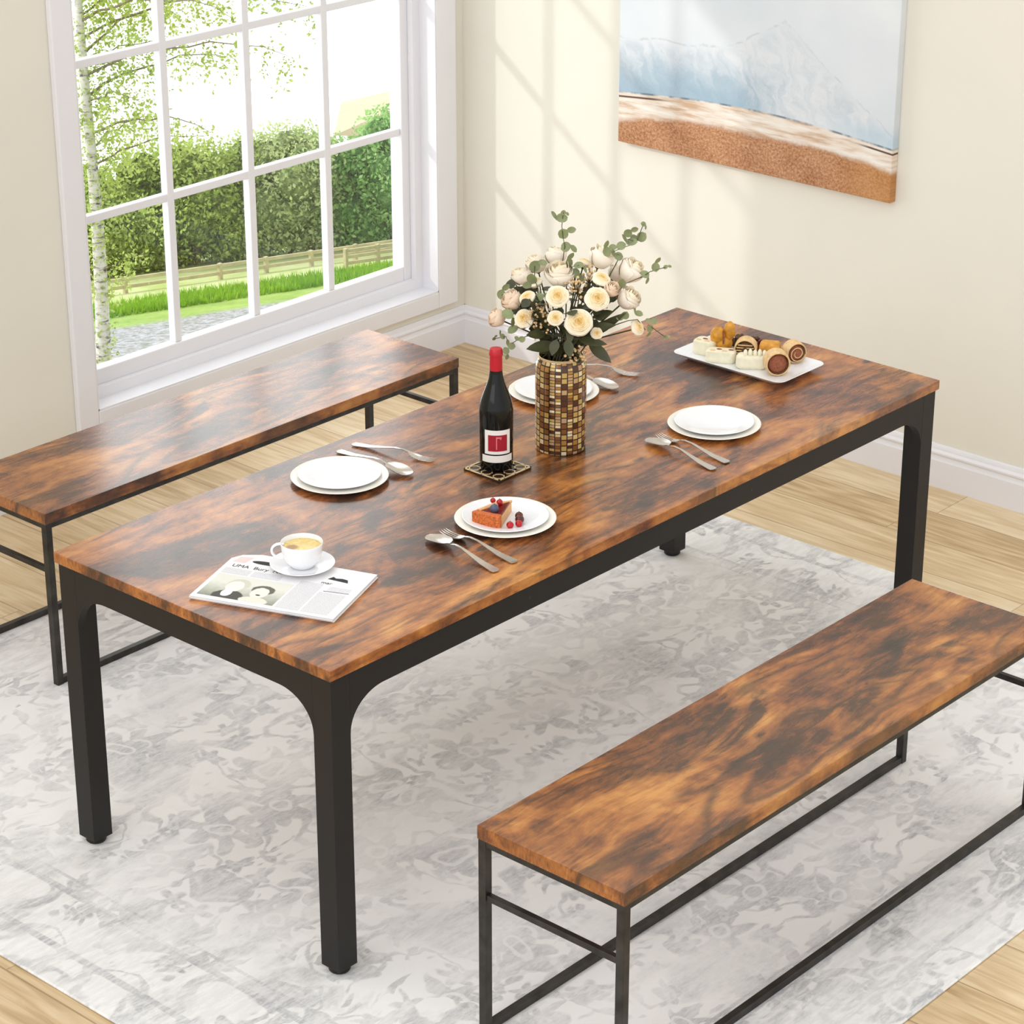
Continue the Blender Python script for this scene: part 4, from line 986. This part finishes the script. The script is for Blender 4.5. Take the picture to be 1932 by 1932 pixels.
# fences following the slope
def fence(q0, s0, s1, n, hgt, rails, label, name='paddock_fence'):
    # line where 0.265 x + 0.964 y = q0, running along (0.964,-0.265)
    o0 = Vector((0.265*q0, 0.964*q0, 0)); dr = Vector((0.964, -0.265, 0))
    P = [o0+dr*(s0+(s1-s0)*i/n) for i in range(n+1)]; P = [Vector((p.x, p.y, gz(p.x, p.y))) for p in P]; O = P[0]
    r = tag(empty(name, O), label, 'fence', 'pale wooden fences in the meadow')
    for p in P:
        q = p-O; MB().box(q.x-0.05, q.x+0.05, q.y-0.05, q.y+0.05, q.z-0.3, q.z+hgt+0.04).obj('post', M['fence'], r)
    for k in range(rails):
        z = hgt*(k+1)/rails-0.03; a = P[0]-O; c = P[-1]-O
        m = MB(); m.add([(a.x, a.y-0.03, a.z+z-0.045), (a.x, a.y+0.03, a.z+z-0.045), (a.x, a.y+0.03, a.z+z+0.045), (a.x, a.y-0.03, a.z+z+0.045), (c.x, c.y-0.03, c.z+z-0.045), (c.x, c.y+0.03, c.z+z-0.045), (c.x, c.y+0.03, c.z+z+0.045), (c.x, c.y-0.03, c.z+z+0.045)],
              [(3, 2, 1, 0), (4, 5, 6, 7), (0, 1, 5, 4), (2, 3, 7, 6), (1, 2, 6, 5), (0, 4, 7, 3)])
        m.obj('rail', M['fence'], r, smooth=False)
fence(55.6, 20.0, 32.6, 9, 0.42, 2, 'two rail wooden fence crossing the meadow before the trees')
fence(54.0, 30.0, 34.0, 4, 0.52, 3, 'three rail wooden fence at the right side of the meadow')

# tall bright grass strip
rnd = random.Random(77); m = MB()
for k in range(9000):
    q0 = rnd.uniform(51.0, 53.0); s = rnd.uniform(19, 34); x, y = 0.265*q0+0.964*s, 0.964*q0-0.265*s; z = gz(x, y)-0.02; h = rnd.uniform(0.12, 0.34); a = rnd.uniform(0, 6.28); wd = 0.03
    dx, dy = wd*math.cos(a), wd*math.sin(a); lx, ly = rnd.uniform(-.1, .1), rnd.uniform(-.1, .1)
    m.add([(x-dx, y-dy, z), (x+dx, y+dy, z), (x+lx, y+ly, z+h)], [(0, 1, 2)])
tag(m.obj('tall_grass', M['tuft'], smooth=False), 'bright green strip of tall grass crossing the meadow before the fence', 'grass', None, 'stuff')

# birch
bb = onray(45.8, sd(187, 45.8)); rnd = random.Random(21)
bo = tag(empty('birch_tree', bb), 'white trunked birch with drooping light leaves at the left of the window', 'tree')
H = 11.0
def trunk(z): return Vector((0.10*math.sin(z*0.6), 0.08*math.sin(z*0.45+1), z))
MB().tube([trunk(H*i/24) if i else Vector((0, 0, -0.4)) for i in range(25)], [0.155*(1-0.75*i/24) for i in range(25)], 12).obj('trunk', M['birch'], bo)
lf = MB()
U = Vector((0, 0, 1))
def branch(z, ang, ln, droop, dens):
    d = Vector((math.cos(ang), math.sin(ang), 0)); p = trunk(z); pts = [p]
    for i in range(1, 9):
        t = i/8; pts.append(trunk(z)+d*ln*t+U*(ln*(0.55*t-droop*t*t))+Vector((rnd.gauss(0, .03), rnd.gauss(0, .03), rnd.gauss(0, .03))))
    MB().tube(pts, [0.022*(1-0.8*i/8)*min(1.3, ln/2) for i in range(9)], 6).obj('branch', M['bark_dark'], bo)
    for i in range(1, 9):
        for k in range(int(dens*1.7)):
            o = pts[i]+Vector((rnd.gauss(0, .12), rnd.gauss(0, .12), rnd.gauss(0, .08))); dl = rnd.uniform(0.1, 0.75)
            sw = Vector((rnd.gauss(0, .2), rnd.gauss(0, .2), -1)).normalized(); n = int(4+dl*9)
            for q in range(n):
                pp = o+sw*dl*q/n+Vector((rnd.gauss(0, .045), rnd.gauss(0, .045), rnd.gauss(0, .045))); quadleaf(lf, pp, rnd.uniform(0.03, 0.062), rnd)
ar = math.atan2(rgt.y, rgt.x)
for z, da, ln, dr_, dn in [(5.0, .9, 1.8, .4, 5), (5.9, -.8, 1.9, .4, 5), (6.6, .3, 1.7, .4, 6), (7.5, .8, 2.2, .45, 6), (8.0, .1, 2.4, .45, 8), (8.6, .4, 2.4, .5, 8), (9.0, 0, 2.6, .5, 8), (2.6, .5, .9, .3, 2), (3.7, -.3, 1.6, .35, 3), (4.3, 1.2, 1.3, .35, 3), (4.7, .2, 2.2, .35, 4), (5.3, -.5, 2.8, .4, 4), (5.6, 2.6, 1.4, .3, 3), (6.0, .5, 3.0, .42, 5), (6.4, -.2, 3.9, .4, 5), (6.8, 1.0, 2.6, .4, 5), (7.1, .1, 4.2, .45, 7), (7.4, -.6, 3.6, .4, 6),
                            (7.8, .3, 4.4, .45, 7), (8.1, 2.8, 2.2, .4, 5), (8.4, -.1, 4.0, .5, 8), (8.8, .7, 3.4, .45, 6), (9.2, -.4, 3.2, .45, 6), (9.6, .2, 3.0, .45, 6), (10.1, 1.5, 2.2, .4, 4), (10.4, -1.2, 2.0, .4, 4)]:
    branch(z, ar+da, ln, dr_, dn)
for k in range(900):
    z = rnd.uniform(0.6, H); p = trunk(z)+Vector((rnd.gauss(0, .16), rnd.gauss(0, .16), 0))
    for q in range(3): quadleaf(lf, p+Vector((rnd.gauss(0, .06), rnd.gauss(0, .06), rnd.gauss(0, .08))), rnd.uniform(0.03, 0.055), rnd)
lf.obj('foliage', M['birch_leaf'], bo, smooth=False)

# neighbouring house behind the trees
hp_ = onray(77, sd(800, 77)); hs = tag(empty('house', hp_, RZ-pi/2), 'neighbouring house with a tan hipped roof beyond the trees on the right', 'house')
MB().box(-2.2, 5.8, -1.6, 1.6, -1.5, 3.45).obj('wall', M['house'], hs, smooth=False)
m = MB(); m.add([(-2.6, -2, 3.4), (6.2, -2, 3.4), (6.2, 2, 3.4), (-2.6, 2, 3.4), (1.8, 0, 4.9), (3.0, 0, 4.9)], [(0, 1, 5, 4), (1, 2, 5), (2, 3, 4, 5), (3, 0, 4), (0, 3, 2, 1)])
m.obj('roof', M['roof'], hs, smooth=False)
